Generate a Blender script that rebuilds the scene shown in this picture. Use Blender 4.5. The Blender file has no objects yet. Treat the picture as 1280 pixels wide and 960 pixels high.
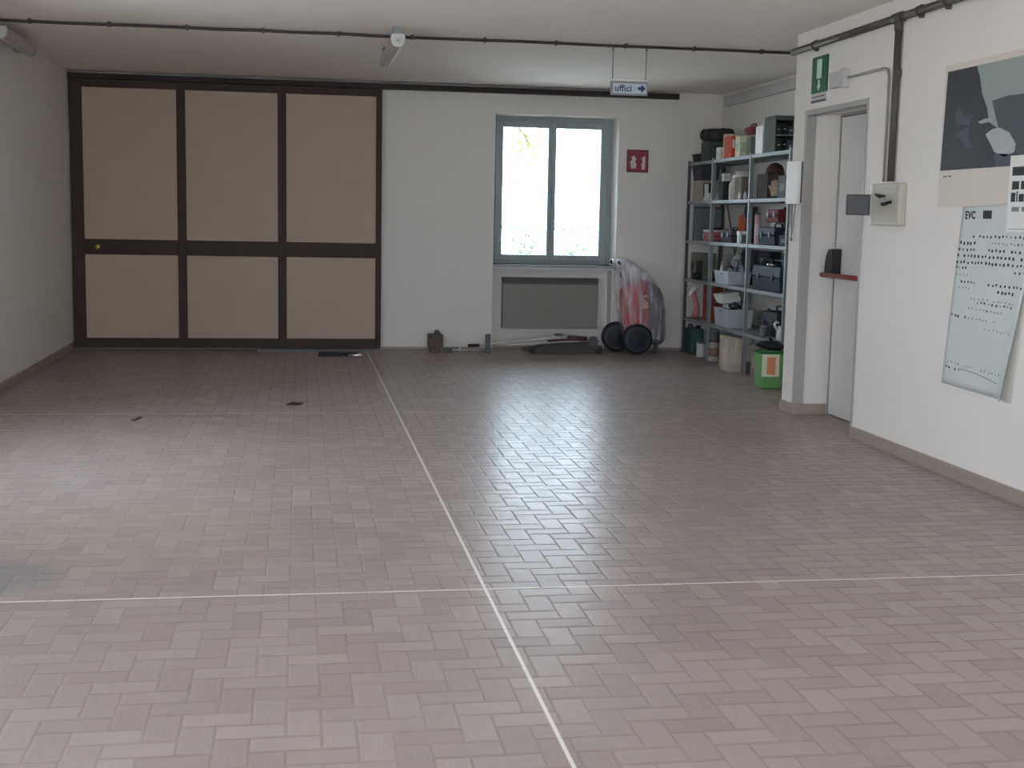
import bpy, bmesh, math, random
from mathutils import Vector, Matrix
random.seed(7)
S = bpy.context.scene
COL = S.collection
PI = math.pi

# ------------------------------------------------------------------ materials
def lin(c):
    return tuple((v/255/12.92) if v/255 <= .04045 else ((v/255+.055)/1.055)**2.4 for v in c)

def mat(name, rgb, rough=.6, metal=0., var=.08, scale=9., bump=0., spec=.5, trans=0.):
    """principled surface with a little procedural mottling; rgb is the sRGB albedo"""
    m = bpy.data.materials.new(name); m.use_nodes = True
    nt = m.node_tree; b = nt.nodes['Principled BSDF']
    c = lin(rgb)
    tc = nt.nodes.new('ShaderNodeTexCoord')
    nz = nt.nodes.new('ShaderNodeTexNoise'); nz.inputs['Scale'].default_value = scale
    nz.inputs['Detail'].default_value = 4
    nt.links.new(tc.outputs['Object'], nz.inputs['Vector'])
    mx = nt.nodes.new('ShaderNodeMix'); mx.data_type = 'RGBA'
    mx.inputs[6].default_value = tuple(v*(1-var) for v in c)+(1,)
    mx.inputs[7].default_value = tuple(min(1, v*(1+var)) for v in c)+(1,)
    nt.links.new(nz.outputs['Fac'], mx.inputs[0])
    nt.links.new(mx.outputs[2], b.inputs['Base Color'])
    b.inputs['Roughness'].default_value = rough
    b.inputs['Metallic'].default_value = metal
    b.inputs['Specular IOR Level'].default_value = spec
    if bump:
        bp = nt.nodes.new('ShaderNodeBump'); bp.inputs['Strength'].default_value = bump
        bp.inputs['Distance'].default_value = .004
        nt.links.new(nz.outputs['Fac'], bp.inputs['Height'])
        nt.links.new(bp.outputs['Normal'], b.inputs['Normal'])
    return m

def film_mat(name, rgb, clear=.6, rough=.25):
    """clear plastic film: partly see-through, partly a pale glossy skin"""
    m = bpy.data.materials.new(name); m.use_nodes = True
    nt = m.node_tree; b = nt.nodes['Principled BSDF']; out = nt.nodes['Material Output']
    b.inputs['Base Color'].default_value = lin(rgb)+(1,)
    b.inputs['Roughness'].default_value = rough
    t = nt.nodes.new('ShaderNodeBsdfTransparent')
    mx = nt.nodes.new('ShaderNodeMixShader')
    tc = nt.nodes.new('ShaderNodeTexCoord'); mp = nt.nodes.new('ShaderNodeMapping')
    mp.inputs['Scale'].default_value = (13, 13, 1.8)
    nz = nt.nodes.new('ShaderNodeTexNoise'); nz.inputs['Scale'].default_value = 1.6; nz.inputs['Detail'].default_value = 3
    cr = nt.nodes.new('ShaderNodeMapRange')
    cr.inputs[1].default_value = .35; cr.inputs[2].default_value = .68
    cr.inputs[3].default_value = max(0, 1-clear-.16); cr.inputs[4].default_value = min(1, 1-clear+.26)
    nt.links.new(tc.outputs['Object'], mp.inputs[0]); nt.links.new(mp.outputs[0], nz.inputs['Vector'])
    nt.links.new(nz.outputs['Fac'], cr.inputs[0])
    # the film is gathered in several layers towards its tied top
    sp = nt.nodes.new('ShaderNodeSeparateXYZ'); nt.links.new(tc.outputs['Object'], sp.inputs[0])
    gz = nt.nodes.new('ShaderNodeMapRange'); nt.links.new(sp.outputs[2], gz.inputs[0])
    gz.inputs[1].default_value = .58; gz.inputs[2].default_value = .95; gz.inputs[3].default_value = 0.; gz.inputs[4].default_value = .42
    ad = nt.nodes.new('ShaderNodeMath'); ad.operation = 'ADD'; ad.use_clamp = True
    nt.links.new(cr.outputs[0], ad.inputs[0]); nt.links.new(gz.outputs[0], ad.inputs[1]); nt.links.new(ad.outputs[0], mx.inputs[0])
    nt.links.new(t.outputs[0], mx.inputs[1]); nt.links.new(b.outputs[0], mx.inputs[2])
    nt.links.new(mx.outputs[0], out.inputs['Surface'])
    bp = nt.nodes.new('ShaderNodeBump'); bp.inputs['Strength'].default_value = .6; bp.inputs['Distance'].default_value = .02
    nt.links.new(nz.outputs['Fac'], bp.inputs['Height']); nt.links.new(bp.outputs['Normal'], b.inputs['Normal'])
    return m

def glass_mat(name):
    m = bpy.data.materials.new(name); m.use_nodes = True
    nt = m.node_tree; out = nt.nodes['Material Output']; nt.nodes.remove(nt.nodes['Principled BSDF'])
    t = nt.nodes.new('ShaderNodeBsdfTransparent'); t.inputs[0].default_value = (.93, .96, .95, 1)
    g = nt.nodes.new('ShaderNodeBsdfGlossy'); g.inputs['Roughness'].default_value = .02
    f = nt.nodes.new('ShaderNodeFresnel'); f.inputs['IOR'].default_value = 1.45
    mx = nt.nodes.new('ShaderNodeMixShader')
    nt.links.new(f.outputs[0], mx.inputs[0]); nt.links.new(t.outputs[0], mx.inputs[1]); nt.links.new(g.outputs[0], mx.inputs[2])
    nt.links.new(mx.outputs[0], out.inputs['Surface'])
    return m

def floor_mat():
    """small rectangular tiles (10 x 20 cm) laid in a herringbone, cut by pale expansion joints"""
    m = bpy.data.materials.new('herringbone_tiles'); m.use_nodes = True
    nt = m.node_tree; N = nt.nodes; Lk = nt.links; b = N['Principled BSDF']
    def val(x, node, i):
        if isinstance(x, (int, float)): node.inputs[i].default_value = x
        else: Lk.new(x, node.inputs[i])
    def M(op, a, c=0., d=0.):
        n = N.new('ShaderNodeMath'); n.operation = op
        val(a, n, 0); val(c, n, 1)
        if op in ('MULTIPLY_ADD', 'COMPARE', 'WRAP'): val(d, n, 2)
        return n.outputs[0]
    tc = N.new('ShaderNodeTexCoord')
    sp = N.new('ShaderNodeSeparateXYZ'); Lk.new(tc.outputs['Object'], sp.inputs[0])
    X, Y = sp.outputs[0], sp.outputs[1]
    w = .102
    # a hint of wobble so the joints are not ruler straight
    px = M('MULTIPLY', M('ADD', X, 20.03), -1/w)
    py = M('MULTIPLY', M('ADD', Y, 20.0), 1/w)
    i, j = M('FLOOR', px), M('FLOOR', py)
    u, v = M('SUBTRACT', px, i), M('SUBTRACT', py, j)
    k = M('FLOORED_MODULO', M('SUBTRACT', i, j), 4.)
    eq = lambda a, t: M('COMPARE', a, t, .1)
    k0, k1, k2, k3 = eq(k, 0.), eq(k, 1.), eq(k, 2.), eq(k, 3.)
    dl = M('ADD', u, k1)                       # an inactive edge is pushed away
    dr = M('ADD', M('SUBTRACT', 1., u), k0)
    db = M('ADD', v, k2)
    dt = M('ADD', M('SUBTRACT', 1., v), k3)
    dx = M('MINIMUM', dl, dr); dy = M('MINIMUM', db, dt)
    dmin = M('MINIMUM', dx, M('MULTIPLY', dy, .5))
    ti = M('SUBTRACT', i, k1); tj = M('ADD', j, k3)
    isH = M('ADD', k0, k1)
    cb = N.new('ShaderNodeCombineXYZ'); Lk.new(ti, cb.inputs[0]); Lk.new(tj, cb.inputs[1]); Lk.new(isH, cb.inputs[2])
    wn = N.new('ShaderNodeTexWhiteNoise'); Lk.new(cb.outputs[0], wn.inputs['Vector'])
    # streaks along each tile
    mp = N.new('ShaderNodeCombineXYZ')
    Lk.new(M('MULTIPLY', X, M('MULTIPLY_ADD', isH, -248., 260.)), mp.inputs[0])
    Lk.new(M('MULTIPLY', Y, M('MULTIPLY_ADD', isH, 248., 12.)), mp.inputs[1])
    Lk.new(M('MULTIPLY', wn.outputs['Value'], 30.), mp.inputs[2])
    st = N.new('ShaderNodeTexNoise'); st.inputs['Scale'].default_value = 1.; st.inputs['Detail'].default_value = 3
    Lk.new(mp.outputs[0], st.inputs['Vector'])
    big = N.new('ShaderNodeTexNoise'); big.inputs['Scale'].default_value = .55; big.inputs['Detail'].default_value = 5
    Lk.new(tc.outputs['Object'], big.inputs['Vector'])
    sm = N.new('ShaderNodeTexNoise'); sm.inputs['Scale'].default_value = 6.; sm.inputs['Detail'].default_value = 4
    Lk.new(tc.outputs['Object'], sm.inputs['Vector'])
    fac = M('ADD', M('MULTIPLY', wn.outputs['Value'], .22), M('ADD', M('MULTIPLY', st.outputs['Fac'], .38), M('MULTIPLY', big.outputs['Fac'], .24)))
    cr = N.new('ShaderNodeValToRGB'); Lk.new(fac, cr.inputs[0])
    cr.color_ramp.elements[0].position = .22; cr.color_ramp.elements[0].color = FLOOR_DARK
    cr.color_ramp.elements[1].position = .78; cr.color_ramp.elements[1].color = FLOOR_LIGHT
    def mixc(f, a, c):
        n = N.new('ShaderNodeMix'); n.data_type = 'RGBA'; val(f, n, 0)
        for s, q in ((6, a), (7, c)):
            if isinstance(q, tuple): n.inputs[s].default_value = q
            else: Lk.new(q, n.inputs[s])
        return n.outputs[2]
    def smooth(x, lo, hi):      # 1 below lo, 0 above hi
        n = N.new('ShaderNodeMapRange'); n.interpolation_type = 'SMOOTHSTEP'; val(x, n, 0)
        n.inputs[1].default_value = lo; n.inputs[2].default_value = hi
        n.inputs[3].default_value = 1.; n.inputs[4].default_value = 0.
        return n.outputs[0]
    grout = smooth(dmin, .022, .06)
    gmod = M('MULTIPLY', grout, M('MULTIPLY_ADD', sm.outputs['Fac'], 1.3, -.25))
    col = mixc(M('MINIMUM', gmod, .75), cr.outputs[0], FLOOR_GROUT)
    # stains: a faint blue-grey spill and a faint yellowish one at the left
    def blob(cx, cy, rx, ry):
        ax = M('DIVIDE', M('SUBTRACT', X, cx), rx); ay = M('DIVIDE', M('SUBTRACT', Y, cy), ry)
        d = M('ADD', M('MULTIPLY', ax, ax), M('MULTIPLY', ay, ay))
        d = M('ADD', d, M('MULTIPLY_ADD', sm.outputs['Fac'], 1.6, -.8))
        return smooth(d, .25, 1.2)
    col = mixc(M('MULTIPLY', blob(-1.2, 5.45, .26, .30), .4), col, lin((104, 116, 124))+(1,))
    col = mixc(M('MULTIPLY', blob(-.75, 6.2, .7, .75), .16), col, lin((166, 152, 112))+(1,))
    # dark scuffs along the far joint
    col = mixc(M('MULTIPLY', blob(-.85, 9.83, .55, .05), .3), col, lin((60, 48, 44))+(1,))
    # expansion joints
    def joint(c, p0, half):
        return smooth(M('ABSOLUTE', M('SUBTRACT', c, p0)), half*.7, half*1.4)
    wear = M('MULTIPLY_ADD', sm.outputs['Fac'], .9, .38)
    jx = joint(X, .749, .0062)
    jy = M('MAXIMUM', joint(Y, 5.107, .0075), M('MAXIMUM', M('MULTIPLY', joint(Y, 9.964, .012), .5), joint(Y, .25, .0075)))
    jm = M('MINIMUM', M('MULTIPLY', M('MAXIMUM', jx, M('MULTIPLY', jy, wear)), 1.), 1.)
    col = mixc(jm, col, lin((226, 220, 212))+(1,))
    Lk.new(col, b.inputs['Base Color'])
    # gloss
    rg = N.new('ShaderNodeMapRange'); Lk.new(sm.outputs['Fac'], rg.inputs[0])
    rg.inputs[1].default_value = .3; rg.inputs[2].default_value = .7
    rg.inputs[3].default_value = FLOOR_ROUGH-.02; rg.inputs[4].default_value = FLOOR_ROUGH+.03
    rr = M('MAXIMUM', rg.outputs[0], M('MULTIPLY', grout, .6))
    Lk.new(rr, b.inputs['Roughness'])
    b.inputs['IOR'].default_value = 1.5
    b.inputs['Specular IOR Level'].default_value = FLOOR_SPEC
    # relief: sunk joints and tiles that lie a little out of level
    ex = smooth(dmin, .0, .085)
    tx = M('MULTIPLY', M('SUBTRACT', u, .5), M('MULTIPLY_ADD', wn.outputs['Value'], .5, -.25))
    h = M('ADD', M('MULTIPLY', ex, -1.), M('MULTIPLY', sm.outputs['Fac'], .35))
    bp = N.new('ShaderNodeBump'); bp.inputs['Strength'].default_value = .4; bp.inputs['Distance'].default_value = .0012
    Lk.new(h, bp.inputs['Height']); Lk.new(bp.outputs['Normal'], b.inputs['Normal'])
    return m

FLOOR_DARK = lin((150, 136, 131))+(1,)
FLOOR_LIGHT = lin((181, 168, 162))+(1,)
FLOOR_GROUT = lin((138, 125, 119))+(1,)
FLOOR_ROUGH = .305
FLOOR_SPEC = .05

MW = mat('white_plaster', (228, 221, 213), .85, var=.03, scale=3, bump=.15)
MC = mat('ceiling_plaster', (246, 237, 228), .9, var=.03, scale=2)
MBASE = mat('brown_baseboard_tile', (158, 143, 132), .4, var=.12, scale=14)
MBROWN = mat('dark_brown_painted_frame', (70, 56, 49), .6, var=.15, scale=12, spec=.2)
MCREAM = mat('cream_door_panel', (184, 163, 144), .6, var=.05, scale=2.5)
MBRASS = mat('brass', (200, 170, 110), .25, .9)
MGREENF = mat('grey_green_window_paint', (150, 158, 157), .45, var=.05)
MGLASS = glass_mat('window_glass')
MSILL = mat('grey_stone_sill', (150, 156, 156), .4)
MNICHE = mat('niche_plaster', (214, 210, 206), .85, var=.03, scale=4)
MCONV = mat('grey_brown_convector_enamel', (136, 127, 118), .45, var=.05)
MCONVD = mat('dark_grille', (70, 68, 66), .5)
MDOOR = mat('pale_grey_door_enamel', (212, 208, 204), .45, var=.02)
MFRAME = mat('grey_door_frame', (164, 159, 153), .5, var=.03)
MBLACK = mat('black_plastic', (30, 30, 33), .45)
MREDBAR = mat('dark_red_bar', (140, 48, 50), .4)
MPIPE = mat('dark_grey_brown_conduit', (76, 68, 62), .5, var=.15)
MPIPE2 = mat('grey_conduit', (150, 145, 139), .45)
MCABLE = mat('dark_cable', (58, 50, 46), .55)
MRAIL = mat('dark_brown_track', (58, 48, 44), .6, spec=.25)
MGREY = mat('pale_grey_plastic', (190, 188, 184), .5)
MGREYM = mat('mid_grey_plastic', (140, 140, 140), .5)
MDGREY = mat('dark_grey_plastic', (72, 74, 76), .5)
MWHITE = mat('white_plastic', (232, 228, 222), .5, var=.03)
MPAPER = mat('white_paper', (228, 226, 220), .8, var=.03)
MPAPERG = mat('pale_grey_green_paper', (204, 208, 203), .75, var=.03)
MPCREAM = mat('cream_paper', (216, 205, 192), .7, var=.03)
MINK = mat('dark_ink', (52, 56, 58), .7)
MINKL = mat('faded_ink', (128, 134, 136), .7)
MROCK = mat('picture_charcoal', (52, 54, 60), .5, var=.25, scale=7)
MSKYP = mat('picture_pale_green_grey', (150, 160, 154), .5, var=.08, scale=3)
MMASS = mat('picture_slate_green', (72, 84, 86), .5, var=.15, scale=5)
MBOULD = mat('picture_pale_stone', (170, 172, 170), .5, var=.2, scale=12)
MVIOL = mat('picture_violet_grey', (76, 77, 86), .5, var=.15, scale=9)
MSIGNG = mat('green_sign', (20, 92, 62), .4)
MSIGNW = mat('sign_white', (206, 222, 214), .5)
MSIGNR = mat('dark_red_sign', (150, 52, 66), .45)
MSIGNRP = mat('red_sign_pictogram', (222, 200, 204), .5)
MSIGNB = mat('pale_blue_grey_sign_face', (196, 204, 214), .4)
MBLUE = mat('dark_blue_lettering', (48, 56, 92), .5)
MBEIGE = mat('beige_box_enamel', (186, 180, 164), .5, var=.04)
MSMOKE = mat('smoked_grey_lid', (92, 92, 95), .35)
MSTEEL = mat('grey_galvanised_steel', (138, 142, 142), .55, .1, var=.1)
MSTEELD = mat('dark_grey_steel_post', (84, 84, 88), .5, .2, var=.1)
MCHROME = mat('bright_metal', (190, 190, 188), .3, .9)
MRUBBER = mat('black_rubber', (34, 36, 42), .6)
MRED = mat('red_machine_paint', (176, 62, 62), .35, var=.08)
MMGREY = mat('machine_dark_grey', (84, 82, 82), .5)
MFILM = film_mat('clear_plastic_film', (246, 242, 246), .80)
MWOODB = mat('dark_brown_block', (92, 70, 62), .6, var=.2)
MRODG = mat('dull_steel_rod', (186, 182, 176), .45, .1)
MJACK = mat('dark_grey_jack_steel', (66, 60, 58), .5, .2)
MGROUND = mat('pale_ground', (228, 224, 216), .9, var=.1, scale=.5)
MLEAF = mat('leaf_green', (112, 124, 52), .6, var=.3, scale=6)
MBARK = mat('bark', (96, 84, 70), .9)
MFENCE = mat('grey_fence', (120, 122, 124), .8)
MHEDGE = mat('shrub_green', (96, 110, 84), .8, var=.3)

# ------------------------------------------------------------------ mesh helpers
def box(bm, x0, x1, y0, y1, z0, z1, mi=0):
    vs = [bm.verts.new(p) for p in ((x0,y0,z0),(x1,y0,z0),(x1,y1,z0),(x0,y1,z0),(x0,y0,z1),(x1,y0,z1),(x1,y1,z1),(x0,y1,z1))]
    fs = []
    for f in ((0,3,2,1),(4,5,6,7),(0,1,5,4),(1,2,6,5),(2,3,7,6),(3,0,4,7)):
        q = bm.faces.new([vs[i] for i in f]); q.material_index = mi; fs.append(q)
    return vs

def frame_of(d):
    d = d.normalized(); a = Vector((0,0,1)) if abs(d.z) < .9 else Vector((1,0,0))
    s = d.cross(a).normalized(); return s, d.cross(s).normalized()

def tube(bm, pts, r, n=10, cap=True, smooth=True, mi=0):
    pts = [Vector(p) for p in pts]; rs = r if isinstance(r, (list, tuple)) else [r]*len(pts)
    rings = []
    s = t = None
    for i, p in enumerate(pts):
        d = (pts[min(i+1, len(pts)-1)]-pts[max(i-1, 0)])
        if d.length < 1e-9: d = Vector((0,0,1))
        d.normalize()
        if s is None: s, t = frame_of(d)
        else:
            s = (s-d*s.dot(d)).normalized(); t = d.cross(s)
        rings.append([bm.verts.new(p+(s*math.cos(2*PI*k/n)+t*math.sin(2*PI*k/n))*rs[i]) for k in range(n)])
    for a, b in zip(rings, rings[1:]):
        for k in range(n):
            f = bm.faces.new((a[k], a[(k+1)%n], b[(k+1)%n], b[k])); f.smooth = smooth; f.material_index = mi
    if cap:
        f = bm.faces.new(rings[0][::-1]); f.material_index = mi
        f = bm.faces.new(rings[-1]); f.material_index = mi

def lathe(bm, c, prof, n=20, axis='z', mi=0):
    """prof: list of (radius, height) along the axis from c"""
    rings = []
    for r, h in prof:
        ring = []
        for k in range(n):
            a = 2*PI*k/n; ca, sa = r*math.cos(a), r*math.sin(a)
            o = {'z': (ca, sa, h), 'x': (h, ca, sa), 'y': (sa, h, ca)}[axis]
            ring.append(bm.verts.new((c[0]+o[0], c[1]+o[1], c[2]+o[2])))
        rings.append(ring)
    for a, b in zip(rings, rings[1:]):
        for k in range(n):
            f = bm.faces.new((a[k], a[(k+1)%n], b[(k+1)%n], b[k])); f.smooth = True; f.material_index = mi
    for ring, rev in ((rings[0], True), (rings[-1], False)):
        f = bm.faces.new(ring[::-1] if rev else ring); f.material_index = mi

def prism_yz(bm, pts, x0, x1, mi=0):
    """polygon given in (y, z), extruded from x0 to x1"""
    a = [bm.verts.new((x0, y, z)) for y, z in pts]; b = [bm.verts.new((x1, y, z)) for y, z in pts]
    n = len(pts)
    for f in (a[::-1], b): bm.faces.new(f).material_index = mi
    for k in range(n): bm.faces.new((a[k], a[(k+1)%n], b[(k+1)%n], b[k])).material_index = mi

def prism_xz(bm, pts, y0, y1, mi=0):
    a = [bm.verts.new((x, y0, z)) for x, z in pts]; b = [bm.verts.new((x, y1, z)) for x, z in pts]
    n = len(pts)
    for f in (a, b[::-1]): bm.faces.new(f).material_index = mi
    for k in range(n): bm.faces.new((a[k], b[k], b[(k+1)%n], a[(k+1)%n])).material_index = mi

def rot(bm, verts, c, ang, axis='Z'):
    bmesh.ops.rotate(bm, verts=verts, cent=Vector(c), matrix=Matrix.Rotation(ang, 3, axis))

def B(): return bmesh.new()

ROOT = {}
def obj(name, bm, m, parent=None, bevel=0., label=None, base=None, mats=None, recalc=True):
    """one mesh object; a child keeps its thing's base as origin"""
    if recalc: bmesh.ops.recalc_face_normals(bm, faces=bm.faces[:])
    if parent is not None: off = ROOT[parent.name]
    elif base is not None: off = Vector(base)
    else:
        xs = [v.co for v in bm.verts]
        off = Vector(((min(v.x for v in xs)+max(v.x for v in xs))/2, (min(v.y for v in xs)+max(v.y for v in xs))/2, min(v.z for v in xs)))
    bmesh.ops.translate(bm, verts=bm.verts[:], vec=-off)
    me = bpy.data.meshes.new(name); bm.to_mesh(me); bm.free()
    for q in (mats or [m]): me.materials.append(q)
    o = bpy.data.objects.new(name, me); COL.objects.link(o)
    if parent is not None: o.parent = parent
    else: o.location = off
    ROOT[o.name] = off
    if bevel:
        md = o.modifiers.new('bevel', 'BEVEL'); md.width = bevel; md.segments = 2; md.limit_method = 'ANGLE'
    if label: o['label'] = label
    return o

def thing(name, label, cat, loc, group=None):
    o = bpy.data.objects.new(name, None); COL.objects.link(o); o.location = loc
    o.empty_display_size = .05
    o['label'] = label; o['category'] = cat
    if group: o['group'] = group
    ROOT[o.name] = Vector(loc)
    return o

def tag(o, label, cat, group=None):
    o['label'] = label; o['category'] = cat
    if group: o['group'] = group
    return o

def struct(o, label=None):
    o['kind'] = 'structure'
    if label: o['label'] = label
    return o

def text_bm(s, size, extr=.0008, shear=0., spacing=1., bold=0.):
    cu = bpy.data.curves.new('lettering', 'FONT'); cu.body = s; cu.size = size; cu.extrude = extr
    cu.shear = shear; cu.space_character = spacing; cu.resolution_u = 3; cu.offset = bold
    o = bpy.data.objects.new('lettering', cu); COL.objects.link(o)
    dg = bpy.context.evaluated_depsgraph_get()
    me = bpy.data.meshes.new_from_object(o.evaluated_get(dg))
    bm = B(); bm.from_mesh(me)
    bpy.data.objects.remove(o); bpy.data.curves.remove(cu); bpy.data.meshes.remove(me)
    return bm

def place_text(bm, origin, right, up):
    """lay lettering so that its x runs along right and y along up"""
    r, u = Vector(right).normalized(), Vector(up).normalized(); n = r.cross(u)
    m = Matrix((r, u, n)).transposed().to_4x4(); m.translation = Vector(origin)
    bmesh.ops.transform(bm, matrix=m, verts=bm.verts[:])
    return bm

def grid_wall(bm, axis, a0, a1, s0, s1, z0, z1, holes):
    """wall slab between a0 and a1 on its thickness axis, running s0..s1, with holes (s0,s1,z0,z1)"""
    ss = sorted({s0, s1}|{h[0] for h in holes}|{h[1] for h in holes}); zs = sorted({z0, z1}|{h[2] for h in holes}|{h[3] for h in holes})
    for p, q in zip(ss, ss[1:]):
        for r, t in zip(zs, zs[1:]):
            cs, cz = (p+q)/2, (r+t)/2
            if any(h[0] < cs < h[1] and h[2] < cz < h[3] for h in holes): continue
            if axis == 'x': box(bm, a0, a1, p, q, r, t)
            else: box(bm, p, q, a0, a1, r, t)

# ------------------------------------------------------------------ room
LX, RX, R2, BY, CZ, NY = -2.43, 3.89, 4.87, 14.817, 2.985, -3.2
bm = B(); box(bm, LX-.3, 5.3, NY-.3, BY+.45, -.12, 0)
struct(obj('floor', bm, floor_mat(), base=(0, 0, 0)), 'glossy greige herringbone tile floor with pale joint lines')
bm = B(); box(bm, LX-.3, 5.3, NY-.3, BY+.45, CZ, CZ+.2)
struct(obj('ceiling', bm, MC, base=(0, 0, CZ)), 'plain white plaster ceiling')

LW = [(2.6, 4.0, .95, 2.55), (6.7, 8.7, .95, 2.55)]
bm = B(); grid_wall(bm, 'x', LX-.3, LX, NY-.3, BY+.45, 0, CZ, LW)
struct(obj('wall_left', bm, MW, base=(LX, 0, 0)), 'plain white plaster wall on the left')
WX0, WX1, WZ0, WZ1 = 2.2, 3.64, .985, 2.685
NX0, NX1, NZ = 2.2, 3.60, .93
bm = B()
grid_wall(bm, 'y', BY, BY+.22, LX-.3, 5.3, 0, CZ, [(WX0, WX1, WZ0, WZ1), (NX0, NX1, 0, NZ)])
grid_wall(bm, 'y', BY+.22, BY+.45, LX-.3, 5.3, 0, CZ, [(WX0, WX1, WZ0, WZ1)])
struct(obj('wall_back', bm, MW, base=(0, BY, 0)), 'white plaster back wall with the window and the recess below it')
DY0, DY1, DZ, DXL = 8.66, 9.77, 2.36, 4.17
PE = 10.03
bm = B()
grid_wall(bm, 'x', RX, DXL+.06, NY-.3, PE, 0, CZ, [(DY0, DY1, 0, DZ)])
box(bm, DXL+.06, 5.3, NY-.3, PE, 0, CZ)
struct(obj('wall_right', bm, MW, base=(RX, 0, 0)), 'white plaster wall on the right ending in a pier beside the shelves')
bm = B(); box(bm, R2, 5.3, PE, BY, 0, CZ)
struct(obj('wall_recess', bm, MW, base=(R2, 12, 0)), 'white plaster wall of the recess behind the metal shelves')
RW = [(-2.2, .6, .05, 2.75), (.9, 3.65, .05, 2.75)]
bm = B(); grid_wall(bm, 'y', NY-.3, NY, LX, RX, 0, CZ, RW)
struct(obj('wall_rear', bm, MW, base=(0, NY, 0)))

def base_board(name, boxes, label=None):
    bm = B()
    for b_ in boxes: box(bm, *b_)
    struct(obj(name, bm, MBASE, bevel=.003), label)
base_board('baseboard_left', [(LX, LX+.014, NY, BY-.1, 0, .085)], 'brownish tile baseboard along the left wall')
base_board('baseboard_right', [(RX-.014, RX, NY, DY0-.005, 0, .085)], 'brownish tile baseboard along the right wall')
base_board('baseboard_pier', [(RX-.014, RX, DY1-.014, PE+.014, 0, .085), (RX, DXL-.012, DY1-.014, DY1, 0, .085), (RX, R2, PE, PE+.014, 0, .085)], 'brownish tile baseboard around the pier beside the door')
base_board('baseboard_back', [(.93, NX0, BY-.012, BY, 0, .03), (NX1, R2, BY-.012, BY, 0, .03), (NX0, NX1, BY+.208, BY+.22, 0, .03)], 'thin baseboard along the back wall')

# window at the back
def casement(name, x0, x1, z0, z1, y, label, split=2):
    t = thing(name, label, 'window', ((x0+x1)/2, y, z0)); del t['category']
    struct(t)
    o = .05
    bm = B()
    box(bm, x0, x0+o, y-.03, y+.05, z0, z1); box(bm, x1-o, x1, y-.03, y+.05, z0, z1)
    box(bm, x0+o, x1-o, y-.03, y+.05, z0, z0+.035); box(bm, x0+o, x1-o, y-.03, y+.05, z1-o, z1)
    obj('window_frame', bm, MGREENF, t, .004)
    a, b2 = x0+o, x1-o; zz0, zz1 = z0+.035, z1-o
    xm = (a+b2)/2
    for k, (p, q) in enumerate(((a, xm-.002), (xm+.002, b2))):
        s0, s1 = (.09, .045) if k == 0 else (.045, .09)
        bm = B()
        box(bm, p, p+s0, y-.045, y+.03, zz0, zz1); box(bm, q-s1, q, y-.045, y+.03, zz0, zz1)
        box(bm, p+s0, q-s1, y-.045, y+.03, zz0, zz0+.07); box(bm, p+s0, q-s1, y-.045, y+.03, zz1-.075, zz1)
        sash = obj('sash', bm, MGREENF, t, .005)
        bm = B(); box(bm, p+s0-.005, q-s1+.005, y-.010, y-.004, zz0+.065, zz1-.07)
        obj('pane', bm, MGLASS, sash)
    bm = B(); tube(bm, [(xm, y-.045, 1.72), (xm, y-.075, 1.72), (xm, y-.08, 1.62)], .008)
    obj('window_handle', bm, MGREYM, t)
    return t
casement('window_1', WX0, WX1, WZ0, WZ1, BY+.34, 'grey-green two-leaf casement window in the back wall')
bm = B(); box(bm, WX0-.0, WX1+.0, BY-.035, BY+.31, WZ0-.03, WZ0+.0)
struct(obj('trim_1', bm, MSILL, bevel=.004), 'grey stone window sill')

def plain_window(name, axis, a, s0, s1, z0, z1):
    t = thing(name, 'window', 'window', (a, (s0+s1)/2, z0) if axis == 'x' else ((s0+s1)/2, a, z0)); del t['category'], t['label']
    struct(t)
    bm = B()
    def bb(p, q, r, u):
        if axis == 'x': box(bm, a-.03, a+.03, p, q, r, u)
        else: box(bm, p, q, a-.03, a+.03, r, u)
    bb(s0, s0+.06, z0, z1); bb(s1-.06, s1, z0, z1); bb(s0+.06, s1-.06, z0, z0+.06); bb(s0+.06, s1-.06, z1-.06, z1)
    m_ = (s0+s1)/2; bb(m_-.04, m_+.04, z0+.06, z1-.06)
    obj('window_frame', bm, MGREENF, t)
for k, (p, q, r, u) in enumerate(LW): plain_window('window_%d' % (k+2), 'x', LX-.2, p, q, r, u)
for k, (p, q, r, u) in enumerate(RW): plain_window('window_%d' % (k+4), 'y', NY-.2, p, q, r, u)

# ------------------------------------------------------------------ sliding door on the back wall
DYF = 14.715
t = thing('door_1', 'dark brown framed sliding door with six cream panels', 'door', (-.75, 14.74, 0)); struct(t)
del t['category']
bm = B()
for a, b_ in ((-2.415, -2.295), (-1.305, -1.218), (-.225, -.14), (.852, .912)): box(bm, a, b_, DYF, DYF+.05, .015, 2.895)
xs = [(-2.295, -1.305), (-1.218, -.225), (-.14, .852)]
for a, b_ in xs:
    for z0, z1 in ((.015, .122), (1.04, 1.198), (2.822, 2.895)): box(bm, a, b_, DYF+.003, DYF+.047, z0, z1)
obj('door_frame', bm, MBROWN, t, .004)
for a, b_ in xs:
    for z0, z1 in ((.122, 1.04), (1.198, 2.822)):
        bm = B(); box(bm, a-.005, b_+.005, DYF+.02, DYF+.035, z0-.005, z1+.005); obj('door_panel', bm, MCREAM, t)
        bm = B()    # thin bead round the panel
        for q in ((a, a+.004, z0, z1), (b_-.004, b_, z0, z1), (a+.004, b_-.004, z0, z0+.004), (a+.004, b_-.004, z1-.004, z1)):
            box(bm, q[0], q[1], DYF+.008, DYF+.022, q[2], q[3])
        obj('panel_bead', bm, MBROWN, t)
bm = B(); lathe(bm, (-2.147, DYF, 1.118), [(.026, 0), (.026, -.006), (.012, -.01), (.012, -.03), (.03, -.04), (.034, -.055), (.026, -.068), (.008, -.072)], 16, 'y')
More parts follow.
